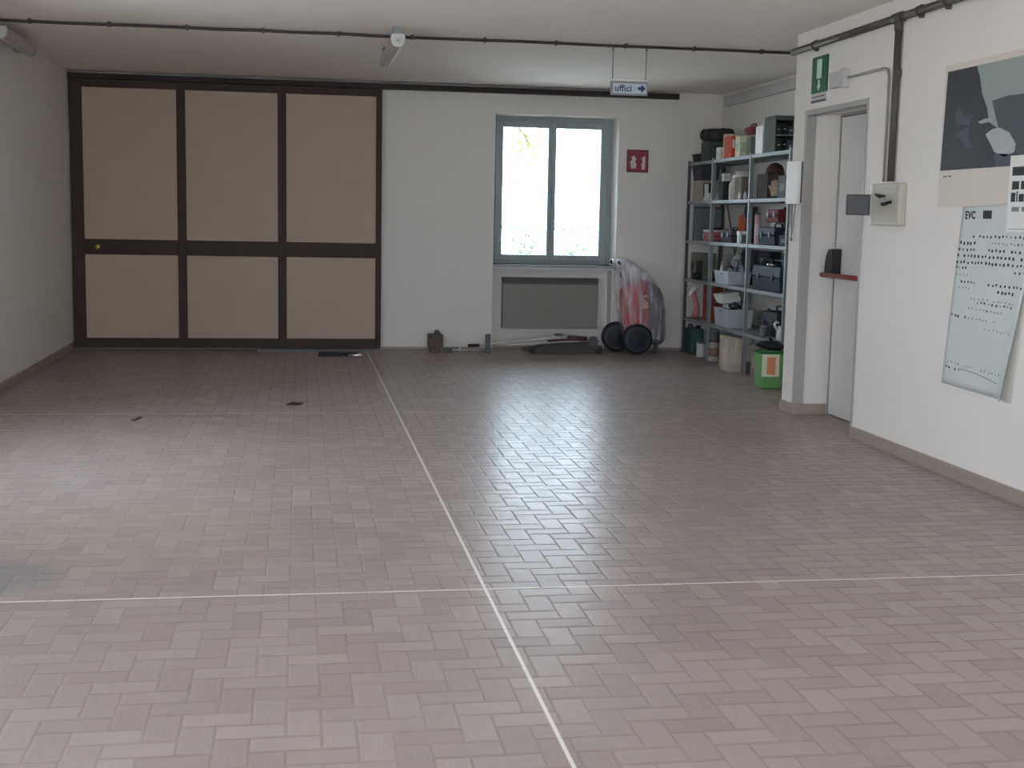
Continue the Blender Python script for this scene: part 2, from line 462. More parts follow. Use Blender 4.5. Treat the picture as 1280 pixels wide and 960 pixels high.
obj('door_knob', bm, MBRASS, t, label='round brass knob')
# its overhead track
t = thing('sliding_door_track', 'long dark overhead sliding door track running from the left wall to above the window', 'track', (.95, 14.74, 2.9))
bm = B(); box(bm, LX+.005, 4.3, 14.70, 14.81, 2.905, 2.962); obj('rail_cover', bm, MRAIL, t, .006)
bm = B(); box(bm, LX+.005, 4.3, 14.685, 14.70, 2.905, 2.925); box(bm, LX+.005, 4.3, 14.685, 14.70, 2.95, 2.962); obj('rail_lip', bm, MRAIL, t)
bm = B(); box(bm, 4.3, 4.306, 14.69, 14.81, 2.90, 2.965); obj('end_cap', bm, MRAIL, t)
bm = B(); box(bm, -.45, .92, 14.50, 14.60, 0, .012); box(bm, -.45, .92, 14.545, 14.555, .012, .022)  # low dark strip on the floor before the sliding door
tag(obj('floor_strip', bm, mat('dull_dark_grey', (84, 78, 76), .4, .3)), 'low dark floor strip lying in front of the sliding door', 'floor guide')

# ------------------------------------------------------------------ emergency exit door
t = thing('door_2', 'pale grey emergency exit door set deep in the right wall', 'door', (DXL, 9.2, 0)); struct(t); del t['category']
bm = B(); box(bm, DXL, DXL+.055, DY0+.005, DY1-.03, .008, DZ-.025); obj('door_leaf', bm, MDOOR, t, .004)
bm = B()
box(bm, DXL-.002, DXL+.055, DY1-.018, DY1-.003, 0, DZ-.002); box(bm, DXL-.002, DXL+.055, DY0+.005, DY1-.018, DZ-.018, DZ-.002)
obj('door_stop', bm, MFRAME, t)
bm = B()
box(bm, RX-.006, RX+.075, DY1-.012, DY1+.02, .086, DZ+.02); box(bm, RX-.006, RX+.075, DY0-.02, DY0+.012, .0, DZ+.02)
box(bm, RX-.006, RX+.075, DY0+.012, DY1-.012, DZ-.02, DZ+.02)
obj('door_frame', bm, MFRAME, t, .003)
pb = None
bm = B(); prism_yz(bm, [(9.62, 1.10), (9.76, 1.10), (9.755, 1.17), (9.73, 1.26), (9.69, 1.315), (9.62, 1.32)], DXL-.085, DXL-.001)
pb = obj('latch_case', bm, MBLACK, t, .006, label='black push bar latch case')
bm = B(); box(bm, DXL-.05, DXL-.001, 8.72, 8.80, 1.08, 1.30); obj('hinge_case', bm, MBLACK, t, .006)
bm = B(); tube(bm, [(DXL-.105, 9.75, 1.115), (DXL-.105, 8.74, 1.115)], .019, 12); 
tube(bm, [(DXL-.105, 9.70, 1.115), (DXL-.04, 9.70, 1.13)], .016, 8); tube(bm, [(DXL-.105, 8.76, 1.115), (DXL-.04, 8.76, 1.13)], .016, 8)
obj('push_bar', bm, MREDBAR, t, label='dark red push bar')

# ------------------------------------------------------------------ convector in the niche under the window
t = thing('convector', 'grey-brown flat convector heater hung under the window', 'heater', (2.885, BY+.15, .24))
bm = B(); box(bm, 2.335, 3.465, BY+.09, BY+.219, .24, .775); obj('heater_body', bm, MCONV, t, .006)
bm = B(); box(bm, 2.335, 3.465, BY+.09, BY+.219, .779, .83)
for k in range(38): box(bm, 2.35+k*.029, 2.365+k*.029, BY+.084, BY+.0895, .787, .822)
obj('top_grille', bm, MCONVD, t)
bm = B(); box(bm, 2.345, 3.455, BY+.086, BY+.0895, .755, .768); obj('front_rib', bm, MCONVD, t)

# ------------------------------------------------------------------ ceiling: cable, fluorescent fittings, hanging sign
bm = B()
pts = [(LX+.01, 10.90, CZ-.022)]
for k in range(1, 24): pts.append((LX+k*.3, 10.93+random.uniform(-.008, .008), CZ-.018+random.uniform(-.004, .002)))
pts.append((R2-.01, 10.95, CZ-.018)); tube(bm, pts, .0125, 8)
t = thing('ceiling_cable', 'long dark cable running across the ceiling from wall to wall', 'cable', (1.2, 10.93, CZ-.03))
obj('cable', bm, MCABLE, t)
for k in range(12):
    x = LX+.35+k*.6
    if abs(x-.77) < .12: continue
    bm = B(); box(bm, x-.008, x+.008, 10.905, 10.96, CZ-.036, CZ); obj('clip', bm, MCABLE, t)

def batten(name, x, y0, y1, z, label, wall=False):
    t = thing(name, label, 'ceiling light', (x, (y0+y1)/2, z), 'fluorescent light fittings')
    for y in (y0+.12, y1-.12):
        bm = B()
        if wall: box(bm, LX, x-.03, y-.04, y+.04, z-.02, z+.03)
        else: box(bm, x-.03, x+.03, y-.06, y+.06, z+.02, CZ)
        obj('mount', bm, MGREYM, t)
    bm = B()
    prof = [(-.055, .02), (-.045, .045), (.045, .045), (.055, .02), (.045, -.03), (.02, -.048), (-.02, -.048), (-.045, -.03)]
    prism_xz(bm, [(x+p, z+q) for p, q in prof], y0+.03, y1-.03)
    obj('housing', bm, mat('greyed_diffuser', (176, 168, 164), .35), t, .004)
    for y, d in ((y0, 1), (y1, -1)):
        bm = B(); prism_xz(bm, [(x+p*1.06, z+q*1.06) for p, q in prof], y, y+.03*d)
        lathe(bm, (x, y, z), [(.014, 0), (.014, -.012*d), (.008, -.018*d)], 10, 'y')
        obj('end_cap', bm, MGREY, t)
    return t
batten('fluorescent_light', .765, 10.42, 11.95, 2.872, 'grey fluorescent batten light hanging under the middle of the ceiling')
batten('fluorescent_light', LX+.12, 10.95, 12.2, 2.88, 'fluorescent batten light high on the left wall', True)

t = thing('cable_duct', 'pale box-section cable duct high on the wall above the metal shelves', 'cable duct', (R2-.03, 12.3, 2.83))
bm = B(); box(bm, R2-.06, R2, 10.05, 14.64, 2.83, 2.925); obj('duct', bm, MGREY, t, .004)
bm = B(); box(bm, R2-.064, R2, 10.05, 14.64, 2.925, 2.938); obj('duct_lid', bm, MGREY, t)

t = thing('hanging_sign', 'small pale hanging sign reading uffici with an arrow, on two rods below the ceiling cable', 'sign', (2.775, 11.0, 2.567))
sx0, sx1, sz0, sz1 = 2.615, 2.938, 2.566, 2.684
bm = B(); box(bm, sx0, sx1, 10.985, 11.015, sz0, sz1); obj('sign_case', bm, MGREYM, t, .004)
bm = B(); box(bm, sx0+.018, sx1-.014, 10.982, 10.985, sz0+.016, sz1-.02); obj('sign_face', bm, MSIGNB, t)
bm = B(); box(bm, sx0+.004, sx1-.004, 10.98, 11.02, sz1, sz1+.012); obj('top_rail', bm, MWHITE, t)
bm = place_text(text_bm('uffici', .078, .001, spacing=1.02, bold=.0012), (sx0+.032, 10.9805, sz0+.032), (1, 0, 0), (0, 0, 1)); obj('lettering', bm, MBLUE, t, recalc=False)
ax, az = sx1-.088, (sz0+sz1)/2
bm = B(); prism_xz(bm, [(ax, az-.012), (ax+.028, az-.012), (ax+.028, az-.036), (ax+.068, az), (ax+.028, az+.036), (ax+.028, az+.012), (ax, az+.012)], 10.9795, 10.982)
obj('arrow', bm, MBLUE, t)
for x in (sx0+.015, sx1-.018):
    bm = B(); tube(bm, [(x, 11.0, sz1+.01), (x, 11.0, CZ-.001)], .0045, 8); tube(bm, [(x, 11.0, CZ-.05), (x, 11.0, CZ-.001)], .009, 8)
    obj('rod', bm, MGREYM, t)

# ------------------------------------------------------------------ right wall: conduits, signs, boxes
t = thing('wall_conduit', 'dark pipe conduit along the top of the right wall dropping to the beige box', 'pipe', (RX-.03, 6, 1.79))
bm = B(); tube(bm, [(RX-.032, PE+.01, 2.852), (RX-.032, 8.21, 2.852)], .026, 12); tube(bm, [(RX-.032, 8.21, 2.852), (RX-.032, NY+.02, 2.852)], .026, 12); obj('long_pipe', bm, MPIPE, t)
bm = B(); tube(bm, [(RX-.026, 8.185, 2.83), (RX-.026, 8.185, 1.798)], .019, 12); obj('drop_pipe', bm, MPIPE, t)
bm = B(); tube(bm, [(RX-.014, 8.25, 2.83), (RX-.014, 8.25, 1.798)], .010, 8); obj('thin_drop_pipe', bm, MPIPE, t)
bm = B(); tube(bm, [(RX-.03, 8.13, 2.852), (RX-.03, 8.26, 2.852)], .034, 12); tube(bm, [(RX-.03, 8.19, 2.86), (RX-.03, 8.19, 2.77)], .027, 12); obj('tee_joint', bm, MPIPE, t)
for y in (9.6, 7.9, 7.55, 6.4):
    bm = B(); tube(bm, [(RX-.032, y-.015, 2.852), (RX-.032, y+.015, 2.852)], .031, 12); box(bm, RX-.03, RX, y-.012, y+.012, 2.81, 2.89); obj('clamp', bm, MPIPE, t)
bm = B(); tube(bm, [(RX-.02, 8.165, 2.50), (RX-.02, 8.205, 2.50)], .026, 10); obj('clamp', bm, MPIPE, t)

t = thing('emergency_exit_sign', 'green emergency exit sign with white pictogram above the grey door', 'sign', (RX-.006, 9.53, 2.43))
bm = B(); box(bm, RX-.012, RX, 9.385, 9.675, 2.495, 2.765); obj('sign_plate', bm, MSIGNG, t)
bm = B(); xx0, xx1 = RX-.0145, RX-.012
prism_yz(bm, [(9.485, 2.60), (9.575, 2.60), (9.575, 2.742), (9.485, 2.742)], xx0, xx1)
prism_yz(bm, [(9.53, 2.51), (9.565, 2.55), (9.543, 2.55), (9.543, 2.588), (9.517, 2.588), (9.517, 2.55), (9.495, 2.55)], xx0, xx1)
obj('pictogram', bm, MSIGNW, t)
bm = B(); box(bm, RX-.010, RX, 9.39, 9.67, 2.425, 2.494); obj('lower_strip', bm, MGREY, t)
bm = B(); box(bm, RX-.013, RX-.0102, 9.39, 9.67, 2.425, 2.44); box(bm, RX-.012, RX-.0102, 9.41, 9.65, 2.462, 2.470); obj('strip_lettering', bm, MDGREY, t)

t = thing('junction_box', 'small pale grey junction box on the wall above the door with a thin conduit', 'junction box', (RX-.03, 9.18, 2.5))
bm = B(); box(bm, RX-.05, RX, 9.045, 9.25, 2.495, 2.61); obj('box_body', bm, MGREY, t, .006)
bm = B(); box(bm, RX-.056, RX, 8.99, 9.043, 2.485, 2.62); obj('box_flange', bm, MGREY, t, .003)
bm = B(); tube(bm, [(RX-.016, 9.01, 2.552), (RX-.016, 8.40, 2.552), (RX-.016, 8.34, 2.54), (RX-.016, 8.322, 2.49), (RX-.016, 8.315, 1.80)], .009, 8); obj('thin_conduit', bm, MPIPE2, t)

t = thing('breaker_box', 'beige electrical box on the right wall with its smoked grey lid open', 'electrical box', (RX-.04, 8.17, 1.505))
bx = RX-.05
bm = B(); box(bm, bx, RX, 7.995, 8.43, 1.508, 1.785); obj('box_body', bm, MBEIGE, t, .008)
bm = B(); box(bm, bx-.004, bx-.0005, 8.03, 8.40, 1.535, 1.758); obj('front_plate', bm, mat('beige_front', (178, 172, 156), .5), t, .003)
for (y, z, r) in ((8.27, 1.705, .1), (8.17, 1.652, -.1)):
    bm = B(); vs = []
    box(bm, bx-.012, bx-.004, y-.075, y+.075, z-.008, z+.010); box(bm, bx-.02, bx-.012, y-.03, y+.02, z-.014, z+.004)
    rot(bm, bm.verts[:], (bx, y, z), r, 'X')
    obj('breaker_switch', bm, MBLACK, t, label='black switch lever')
bm = B(); box(bm, bx-.175, bx-.006, 8.422, 8.434, 1.573, 1.713); lid = obj('lid', bm, MSMOKE, t, .003, label='smoked grey open lid')
bm = B(); box(bm, bx-.175, bx-.006, 8.417, 8.422, 1.573, 1.583); box(bm, bx-.175, bx-.006, 8.417, 8.422, 1.703, 1.713)
box(bm, bx-.175, bx-.165, 8.417, 8.422, 1.583, 1.703); box(bm, bx-.016, bx-.006, 8.417, 8.422, 1.583, 1.703); obj('lid_rim', bm, MDGREY, lid)
for z0, z1 in ((1.725, 1.775), (1.512, 1.562)):  # white strips painting the highlights on the box edge
    bm = B(); box(bm, bx-.008, bx-.0005, 8.405, 8.43, z0, z1); obj('edge_highlight', bm, MWHITE, t)

t = thing('intercom', 'flat white wall box on the pier beside the shelves with looped cords hanging below', 'wall box', (RX-.02, 9.9, 1.65))
bm = B(); box(bm, RX-.05, RX-.015, 9.785, 10.02, 1.662, 2.0); obj('cover', bm, MWHITE, t, .006)
bm = B(); box(bm, RX-.015, RX, 9.795, 10.01, 1.672, 1.99); obj('back_plate', bm, MDGREY, t)
bm = B(); tube(bm, [(RX-.03, 9.93, 1.67), (RX-.028, 9.935, 1.58), (RX-.028, 9.93, 1.5), (RX-.027, 9.90, 1.43), (RX-.028, 9.885, 1.50), (RX-.03, 9.86, 1.60), (RX-.03, 9.85, 1.67)], .006, 8); obj('cord', bm, MGREYM, t)
bm = B(); tube(bm, [(RX-.03, 9.905, 1.665), (RX-.03, 9.905, 1.40)], .004, 6); lathe(bm, (RX-.03, 9.905, 1.37), [(.004, 0), (.011, .006), (.011, .025), (.004, .032)], 10); obj('pull_cord', bm, MGREYM, t)

# poster, list and notice
def yzpoly(bm, pts, x, mi):
    prism_yz(bm, pts, x, x+.0006, mi)
t = thing('poster', 'large picture poster of dark rocks with a cream lower margin on the right wall', 'poster', (RX-.004, 6.9, 1.61))
bm = B(); box(bm, RX-.0035, RX, 6.25, 7.565, 1.625, 2.475); obj('sheet', bm, MPCREAM, t)
bm = B(); x = RX-.0045
yzpoly(bm, [(7.528, 2.437), (6.28, 2.437), (6.28, 1.845), (7.555, 1.845)], x, 0)
x -= .0008
yzpoly(bm, [(6.993, 2.22), (6.823, 2.235), (6.6, 2.23), (6.28, 2.25), (6.28, 1.846), (6.6, 1.846), (6.774, 1.967), (6.904, 2.062)], x, 1); x -= .0008
yzpoly(bm, [(7.527, 2.436), (7.187, 2.436), (7.145, 2.37), (7.122, 2.31), (7.105, 2.266), (7.041, 2.184), (7.014, 2.105), (6.885, 2.048), (6.774, 1.967), (6.62, 1.87), (6.58, 1.846), (7.554, 1.846)], x, 2); x -= .0008
yzpoly(bm, [(7.04, 2.035), (6.96, 2.062), (6.885, 2.063), (6.781, 2.03), (6.708, 1.963), (6.719, 1.92), (6.824, 1.899), (6.93, 1.93), (6.99, 1.99)], x, 3)
yzpoly(bm, [(7.131, 2.113), (7.05, 2.125), (6.98, 2.121), (6.969, 2.105), (7.101, 2.098)], x, 3)
yzpoly(bm, [(7.409, 2.166), (7.36, 2.22), (7.30, 2.15), (7.182, 2.163), (7.229, 2.10), (7.373, 2.111)], x, 4)
yzpoly(bm, [(7.404, 2.047), (7.30, 2.08), (7.226, 2.096), (7.239, 2.04), (7.17, 1.964), (7.25, 1.97), (7.33, 2.03)], x, 4)
yzpoly(bm, [(6.93, 1.92), (6.72, 1.91), (6.62, 1.87), (6.65, 1.85), (6.90, 1.85)], x, 4)
obj('picture', bm, None, t, mats=[MSKYP, MMASS, MROCK, MBOULD, MVIOL])
bm = B()
for k, wd in enumerate((.02, .012, .025)): box(bm, RX-.0042, RX-.0035, 7.51-k*.032-wd, 7.51-k*.032, 1.805, 1.813)
obj('caption', bm, MINK, t)

# price list sheet, hung askew, its right lower corner curling off the wall
def paper_pt(u, v):
    """u 0..1 left to right, v 0..1 top to bottom"""
    yl = 7.24+(7.365-7.24)*v; yr = 6.48+(6.60-6.48)*v**1.5
    z = (1.625+.02*u)*(1-v)+(.562-.014*u)*v
    curl = max(0, u-.8)/.2; curl = curl*curl*max(0, v-.35)*.10
    return Vector((RX-.008-.004*v-curl-.004*math.sin(u*5)*v, yl+(yr-yl)*u, z))
t = thing('list_sheet', 'pale grey-green sheet covered in rows of small marks hanging below the poster', 'paper sheet', (RX-.01, 6.9, .56))
bm = B(); NU, NV = 20, 24
G = [[bm.verts.new(paper_pt(i/NU, j/NV)) for i in range(NU+1)] for j in range(NV+1)]
for j in range(NV):
    for i in range(NU):
        f = bm.faces.new((G[j][i], G[j][i+1], G[j+1][i+1], G[j+1][i])); f.smooth = True
o = obj('sheet', bm, MPAPERG, t); md = o.modifiers.new('thickness', 'SOLIDIFY'); md.thickness = .0012; md.offset = 0
bmk, bml = B(), B()
def mark(bm, u, v, w, h):
    c = paper_pt(u, v); e = paper_pt(u+.01, v)-paper_pt(u, v); e.normalize(); dn = (paper_pt(u, v+.01)-paper_pt(u, v)).normalized()
    n = Vector((-1, 0, 0))
    ring = [bm.verts.new(c+n*.0016+e*(w*math.cos(a)*.5)+dn*(h*math.sin(a)*.5)) for a in [2*PI*k/8 for k in range(8)]]
    bm.faces.new(ring)
rows = [(.165, .22, 1.0, 1), (.20, .04, .26, 2), (.205, .50, 1.0, .7), (.235, .03, .9, 1.2), (.27, .02, 1.0, 1.4), (.305, .02, 1.0, 1.3),
        (.335, .02, .2, 1.2), (.35, .85, 1.0, .9), (.375, .04, .3, .5), (.415, .12, .36, 1.), (.42, .52, 1.0, 1.1), (.445, .10, .3, .5), (.455, .66, .9, 1.8),
        (.50, .3, .9, .6), (.52, .4, .9, .9), (.555, .28, .8, .7), (.605, .04, .3, 1.5), (.61, .3, .75, .6), (.655, .55, .9, .4), (.87, .06, .9, .5), (.90, .05, .3, 1.)]
for v, u0, u1, s in rows:
    u = u0
    while u < u1:
        if random.random() < .93:
            k = s*random.uniform(.6, 1.15)
            mark(bmk if k > .75 else bml, u, v+(u-u0)*.012+random.uniform(-.003, .003), .018*min(1.3, .6+k*.5), .0145*min(1.5, .5+k*.6))
        u += random.uniform(.042, .062)
for k in range(16): mark(bml, .28+k*.034, .895+.00085*k*k*.15, .03, .006)
obj('printed_marks', bmk, MINK, t, recalc=False); obj('faint_marks', bml, MINKL, t, recalc=False)
bm = place_text(text_bm('EVC', .062, .0004, spacing=1.1, bold=.0022), (RX-.0105, 7.205, 1.555), (0, -1, 0), (0, 0, 1))
b2 = B(); box(b2, RX-.0112, RX-.0104, 6.905, 7.0, 1.555, 1.602)
me = bpy.data.meshes.new('tmp'); b2.to_mesh(me); b2.free(); bm.from_mesh(me); bpy.data.meshes.remove(me)
obj('heading', bm, MINK, t, recalc=False)

t = thing('notice', 'white notice with bold dark blocks of lettering pinned over the poster corner', 'notice', (RX-.012, 6.4, 1.49))
bm = B(); box(bm, RX-.0155, RX-.0145, 6.1, 6.735, 1.485, 1.90); obj('sheet', bm, MPAPER, t)
bm = B()
for z0, z1, y, n, wd in ((1.79, 1.838, 6.705, 4, .13), (1.715, 1.76, 6.70, 6, .07)):
    for k in range(n):
        box(bm, RX-.0164, RX-.0156, y-k*(wd+.02)-wd, y-k*(wd+.02), z0, z1)
obj('bold_blocks', bm, MINK, t)
bm = B()
for y0, wd, z0, z1 in ((6.705, .045, 1.648, 1.698), (6.65, .012, 1.648, 1.705), (6.625, .05, 1.648, 1.690), (6.56, .045, 1.655, 1.70), (6.50, .06, 1.648, 1.698), (6.42, .05, 1.648, 1.698), (6.35, .05, 1.652, 1.70)):
    box(bm, RX-.0164, RX-.0156, y0-wd, y0, z0, z1)
obj('small_blocks', bm, MINK, t)
bm = B()
for k in range(4): box(bm, RX-.0164, RX-.0156, 6.69-k*.1-.075, 6.69-k*.1, 1.595, 1.62)
box(bm, RX-.0164, RX-.0156, 6.12, 6.72, 1.498, 1.501)
obj('faint_blocks', bm, MINKL, t)

# red hose sign on the back wall
t = thing('fire_hose_sign', 'small square red sign with white pictograms on the back wall right of the window', 'sign', (3.865, BY-.006, 2.07))
bm = B(); box(bm, 3.742, 3.988, BY-.010, BY, 2.07, 2.32); obj('sign_plate', bm, MSIGNR, t)
bm = B()
prism_xz(bm, [(3.79, 2.11), (3.845, 2.11), (3.855, 2.17), (3.835, 2.185), (3.85, 2.21), (3.835, 2.24), (3.82, 2.265), (3.808, 2.24), (3.79, 2.25), (3.80, 2.21), (3.775, 2.18), (3.785, 2.15)], BY-.0125, BY-.010)
prism_xz(bm, [(3.915, 2.10), (3.955, 2.10), (3.955, 2.25), (3.935, 2.25), (3.93, 2.235), (3.905, 2.235), (3.92, 2.22), (3.92, 2.165), (3.90, 2.16), (3.915, 2.15)], BY-.0125, BY-.010)
obj('pictogram', bm, MSIGNRP, t)
bm = B()
for q in ((3.738, 3.748, 2.066, 2.324), (3.982, 3.992, 2.066, 2.324)): box(bm, q[0], q[1], BY-.014, BY-.0005, q[2], q[3])
box(bm, 3.748, 3.982, BY-.014, BY-.0005, 2.066, 2.076); box(bm, 3.748, 3.982, BY-.014, BY-.0005, 2.314, 2.324)
obj('sign_rim', bm, mat('dark_rim', (74, 50, 56), .5), t)

# ------------------------------------------------------------------ metal shelving
PY = [14.62, 13.70, 12.50, 11.44]
SH = [2.18, 1.745, 1.30, .86, .41]
SX0, SX1 = 4.42, 4.85
t = thing('shelving_unit', 'long grey metal shelving rack standing in the recess at the right', 'shelving', (4.63, 13.0, 0))
def post(bm, x, y, sx, sy):
    th = .003
    box(bm, x, x+sx*.038, min(y, y+sy*th), max(y, y+sy*th), 0, 2.2) if sx > 0 else box(bm, x+sx*.038, x, min(y, y+sy*th), max(y, y+sy*th), 0, 2.2)
    box(bm, min(x, x+sx*th), max(x, x+sx*th), min(y, y+sy*.038), max(y, y+sy*.038), 0, 2.2)
for k, y in enumerate(PY):
    for x, sx in ((SX0-.004, 1), (SX1+.004, -1)):
        sy = -1 if k == 0 else 1
        bm = B(); post(bm, x, y, sx, sy)
        box(bm, min(x, x+sx*.03), max(x, x+sx*.03), y-.02, y+.02, 0, .004)
        obj('post', bm, MSTEELD if k == 0 else MSTEEL, t)
for a, b_ in zip(PY, PY[1:]):
    for z in SH:
        bm = B(); y0, y1 = b_+.003, a-.003
        box(bm, SX0, SX1, y0, y1, z-.004, z)
        box(bm, SX0, SX0+.003, y0, y1, z-.034, z-.004); box(bm, SX1-.003, SX1, y0, y1, z-.034, z-.004)
        box(bm, SX0+.003, SX1-.003, y0, y0+.003, z-.034, z-.004); box(bm, SX0+.003, SX1-.003, y1-.003, y1, z-.034, z-.004)
        obj('shelf', bm, MSTEEL, t)
for z in (2.05, .3):
    pass
bm = B()
for a, b_ in ((PY[0], PY[1]), (PY[2], PY[3])):
    tube(bm, [(SX1+.006, a, .35), (SX1+.006, b_, 1.95)], .006, 6); tube(bm, [(SX1+.006, b_, .35), (SX1+.006, a, 1.95)], .006, 6)
obj('cross_brace', bm, MSTEELD, t)

# ---- things on the shelves
MC_ = {}
def cm(rgb, rough=.6, **k):
    key = (rgb, rough)
    if key not in MC_: MC_[key] = mat('paint_%d_%d_%d' % rgb, rgb, min(.85, rough+.2), spec=.25, **k)
    return MC_[key]

def carton(name, label, cat, x0, x1, y0, y1, z0, z1, rgb, tape=None, flap=False, print_=None, group=None):
    t = thing(name, label, cat, ((x0+x1)/2, (y0+y1)/2, z0), group)
    bm = B(); box(bm, x0, x1, y0, y1, z0, z1-.004); obj('box_body', bm, cm(rgb, .7), t, .003)
    bm = B(); w = (x1-x0)/2-.002
    box(bm, x0, x0+w, y0, y1, z1-.004, z1); box(bm, x1-w, x1, y0, y1, z1-.004, z1); obj('lid_flaps', bm, cm(rgb, .7), t)
    if tape:
        bm = B(); xm = (x0+x1)/2; box(bm, xm-.02, xm+.02, y0-.003, y0-.0018, z0+.3*(z1-z0), z1); box(bm, xm-.02, xm+.02, y0, y1, z1+.0003, z1+.0012); obj('tape', bm, cm(tape, .4), t)
    if print_:
        bm = B(); box(bm, x0+.15*(x1-x0), x0+.85*(x1-x0), y0-.0015, y0-.0002, z0+.25*(z1-z0), z0+.7*(z1-z0))
        box(bm, x0-.0015, x0-.0002, y0+.2*(y1-y0), y0+.8*(y1-y0), z0+.3*(z1-z0), z0+.65*(z1-z0)); obj('printed_label', bm, cm(print_, .6), t)
    return t

def case(name, label, cat, x0, x1, y0, y1, z0, z1, rgb, latch=(150, 150, 150), handle=True, emblem=None, group=None):
    """hard case or toolbox: tub, lid, latches, handle"""
    t = thing(name, label, cat, ((x0+x1)/2, (y0+y1)/2, z0), group); h = z1-z0; zt = z0+h*(.80 if handle else 1)
    zs = z0+(zt-z0)*.55
    bm = B(); vs = box(bm, x0, x1, y0, y1, z0, zs)
    for v in vs[:4]: v.co.x += .01 if v.co.x < (x0+x1)/2 else -.01
    obj('tub', bm, cm(rgb, .5), t, .008)
    bm = B(); vs = box(bm, x0-.004, x1+.004, y0-.004, y1+.004, zs+.003, zt)
    for v in vs[4:]:
        v.co.x += .014 if v.co.x < (x0+x1)/2 else -.014; v.co.y += .014 if v.co.y < (y0+y1)/2 else -.014
    lid = obj('lid', bm, cm(tuple(int(c*1.1) for c in rgb), .45), t, .01)
    bm = B()
    for f in (.25, .75):
        y = y0+(y1-y0)*f; box(bm, x0-.012, x0-.004, y-.018, y+.018, zs-.02, zs+.03)
    obj('latch', bm, cm(latch, .35), t)
    if handle:
        xm = (x0+x1)/2; a, b_ = y0+(y1-y0)*.28, y0+(y1-y0)*.72
        bm = B(); tube(bm, [(xm, a, zt-.008), (xm, a+.01, z1-.012), (xm, a+.03, z1-.008), (xm, b_-.03, z1-.008), (xm, b_-.01, z1-.012), (xm, b_, zt-.008)], .008, 8); obj('handle', bm, MBLACK, t)
    if emblem:
        bm = B(); xm = (x0+x1)/2; lathe(bm, (xm, y0-.005, (zs+zt)/2-.02), [(.03, -.003), (.03, .0)], 16, 'y'); obj('emblem', bm, cm(emblem, .4), t)
    return t

def tray(name, label, cat, x0, x1, y0, y1, z0, z1, rgb, flare=.015, grip=True, group=None):
    """open bin with sloping walls and a rolled rim"""
    t = thing(name, label, cat, ((x0+x1)/2, (y0+y1)/2, z0), group)
    bm = B(); th = .006
    def ring(d, z): return [(x0+flare-d, y0+flare-d, z), (x1-flare+d, y0+flare-d, z), (x1-flare+d, y1-flare+d, z), (x0+flare-d, y1-flare+d, z)]
    rs = [ring(0, z0), ring(flare, z1), ring(flare-th, z1), ring(-th, z0+th)]
    vs = [[bm.verts.new(p) for p in r] for r in rs]
    bm.faces.new(vs[0][::-1])
    for a, b_ in zip(vs, vs[1:]):
        for k in range(4): bm.faces.new((a[k], a[(k+1)%4], b_[(k+1)%4], b_[k]))
    bm.faces.new(vs[3]); obj('bin_body', bm, cm(rgb, .5), t)
    bm = B(); r = ring(flare+.003, z1); tube(bm, r+[r[0]], .005, 6); obj('rim', bm, cm(tuple(min(255, int(c*1.08)) for c in rgb), .45), t)
    if grip:
        bm = B(); ym = (y0+y1)/2; box(bm, x0-.006, x0+.004, ym-.05, ym+.05, z1-.03, z1-.018); obj('grip', bm, cm(tuple(int(c*.8) for c in rgb), .5), t)
    return t

def bottle(name, label, x, y, z, r, h, rgb, cap, cat='bottle', cone=False, group=None, lab=None):
    t = thing(name, label, cat, (x, y, z), group)
    bm = B()
    prof = [(r*.92, 0), (r, .008), (r, h*.6), (r*.85, h*.7), (r*.4, h*.8), (r*.38, h*.86)] if not cone else [(r, 0), (r, h*.1), (r*.95, h*.2), (r*.55, h*.75), (r*.5, h*.86)]
    lathe(bm, (x, y, z), prof, 16); obj('bottle_body', bm, cm(rgb, .35), t)
    bm = B(); lathe(bm, (x, y, z+h*.86), [(r*.46, 0), (r*.46, h*.12), (r*.36, h*.14)], 14); obj('cap', bm, cm(cap, .4), t)
    if lab:
        bm = B(); lathe(bm, (x, y, z+h*.15), [(r*1.02, 0), (r*1.02, h*.38)], 16); obj('paper_label', bm, cm(lab, .6), t)
    return t

def can(name, label, x, y, z, r, h, rgb, lid=(170, 170, 170), cat='can', band=None, handle=False, group=None):
    t = thing(name, label, cat, (x, y, z), group)
    bm = B(); lathe(bm, (x, y, z), [(r, 0), (r*1.03, .004), (r*1.03, .01), (r, .014), (r, h-.02)], 20); obj('can_body', bm, cm(rgb, .35), t)
    bm = B(); lathe(bm, (x, y, z+h-.02), [(r*1.04, 0), (r*1.04, .016), (r*.9, .02)], 20); obj('lid', bm, cm(lid, .35), t)
    if band:
        bm = B(); lathe(bm, (x, y, z+h*.25), [(r*1.015, 0), (r*1.015, h*.4)], 20); obj('band', bm, cm(band, .5), t)
    if handle:
        bm = B(); tube(bm, [(x+r*1.02*math.cos(a), y-.01, z+h-.02+r*.9*math.sin(a)) for a in [PI*k/10 for k in range(11)]], .003, 6); obj('handle', bm, MCHROME, t)
    return t

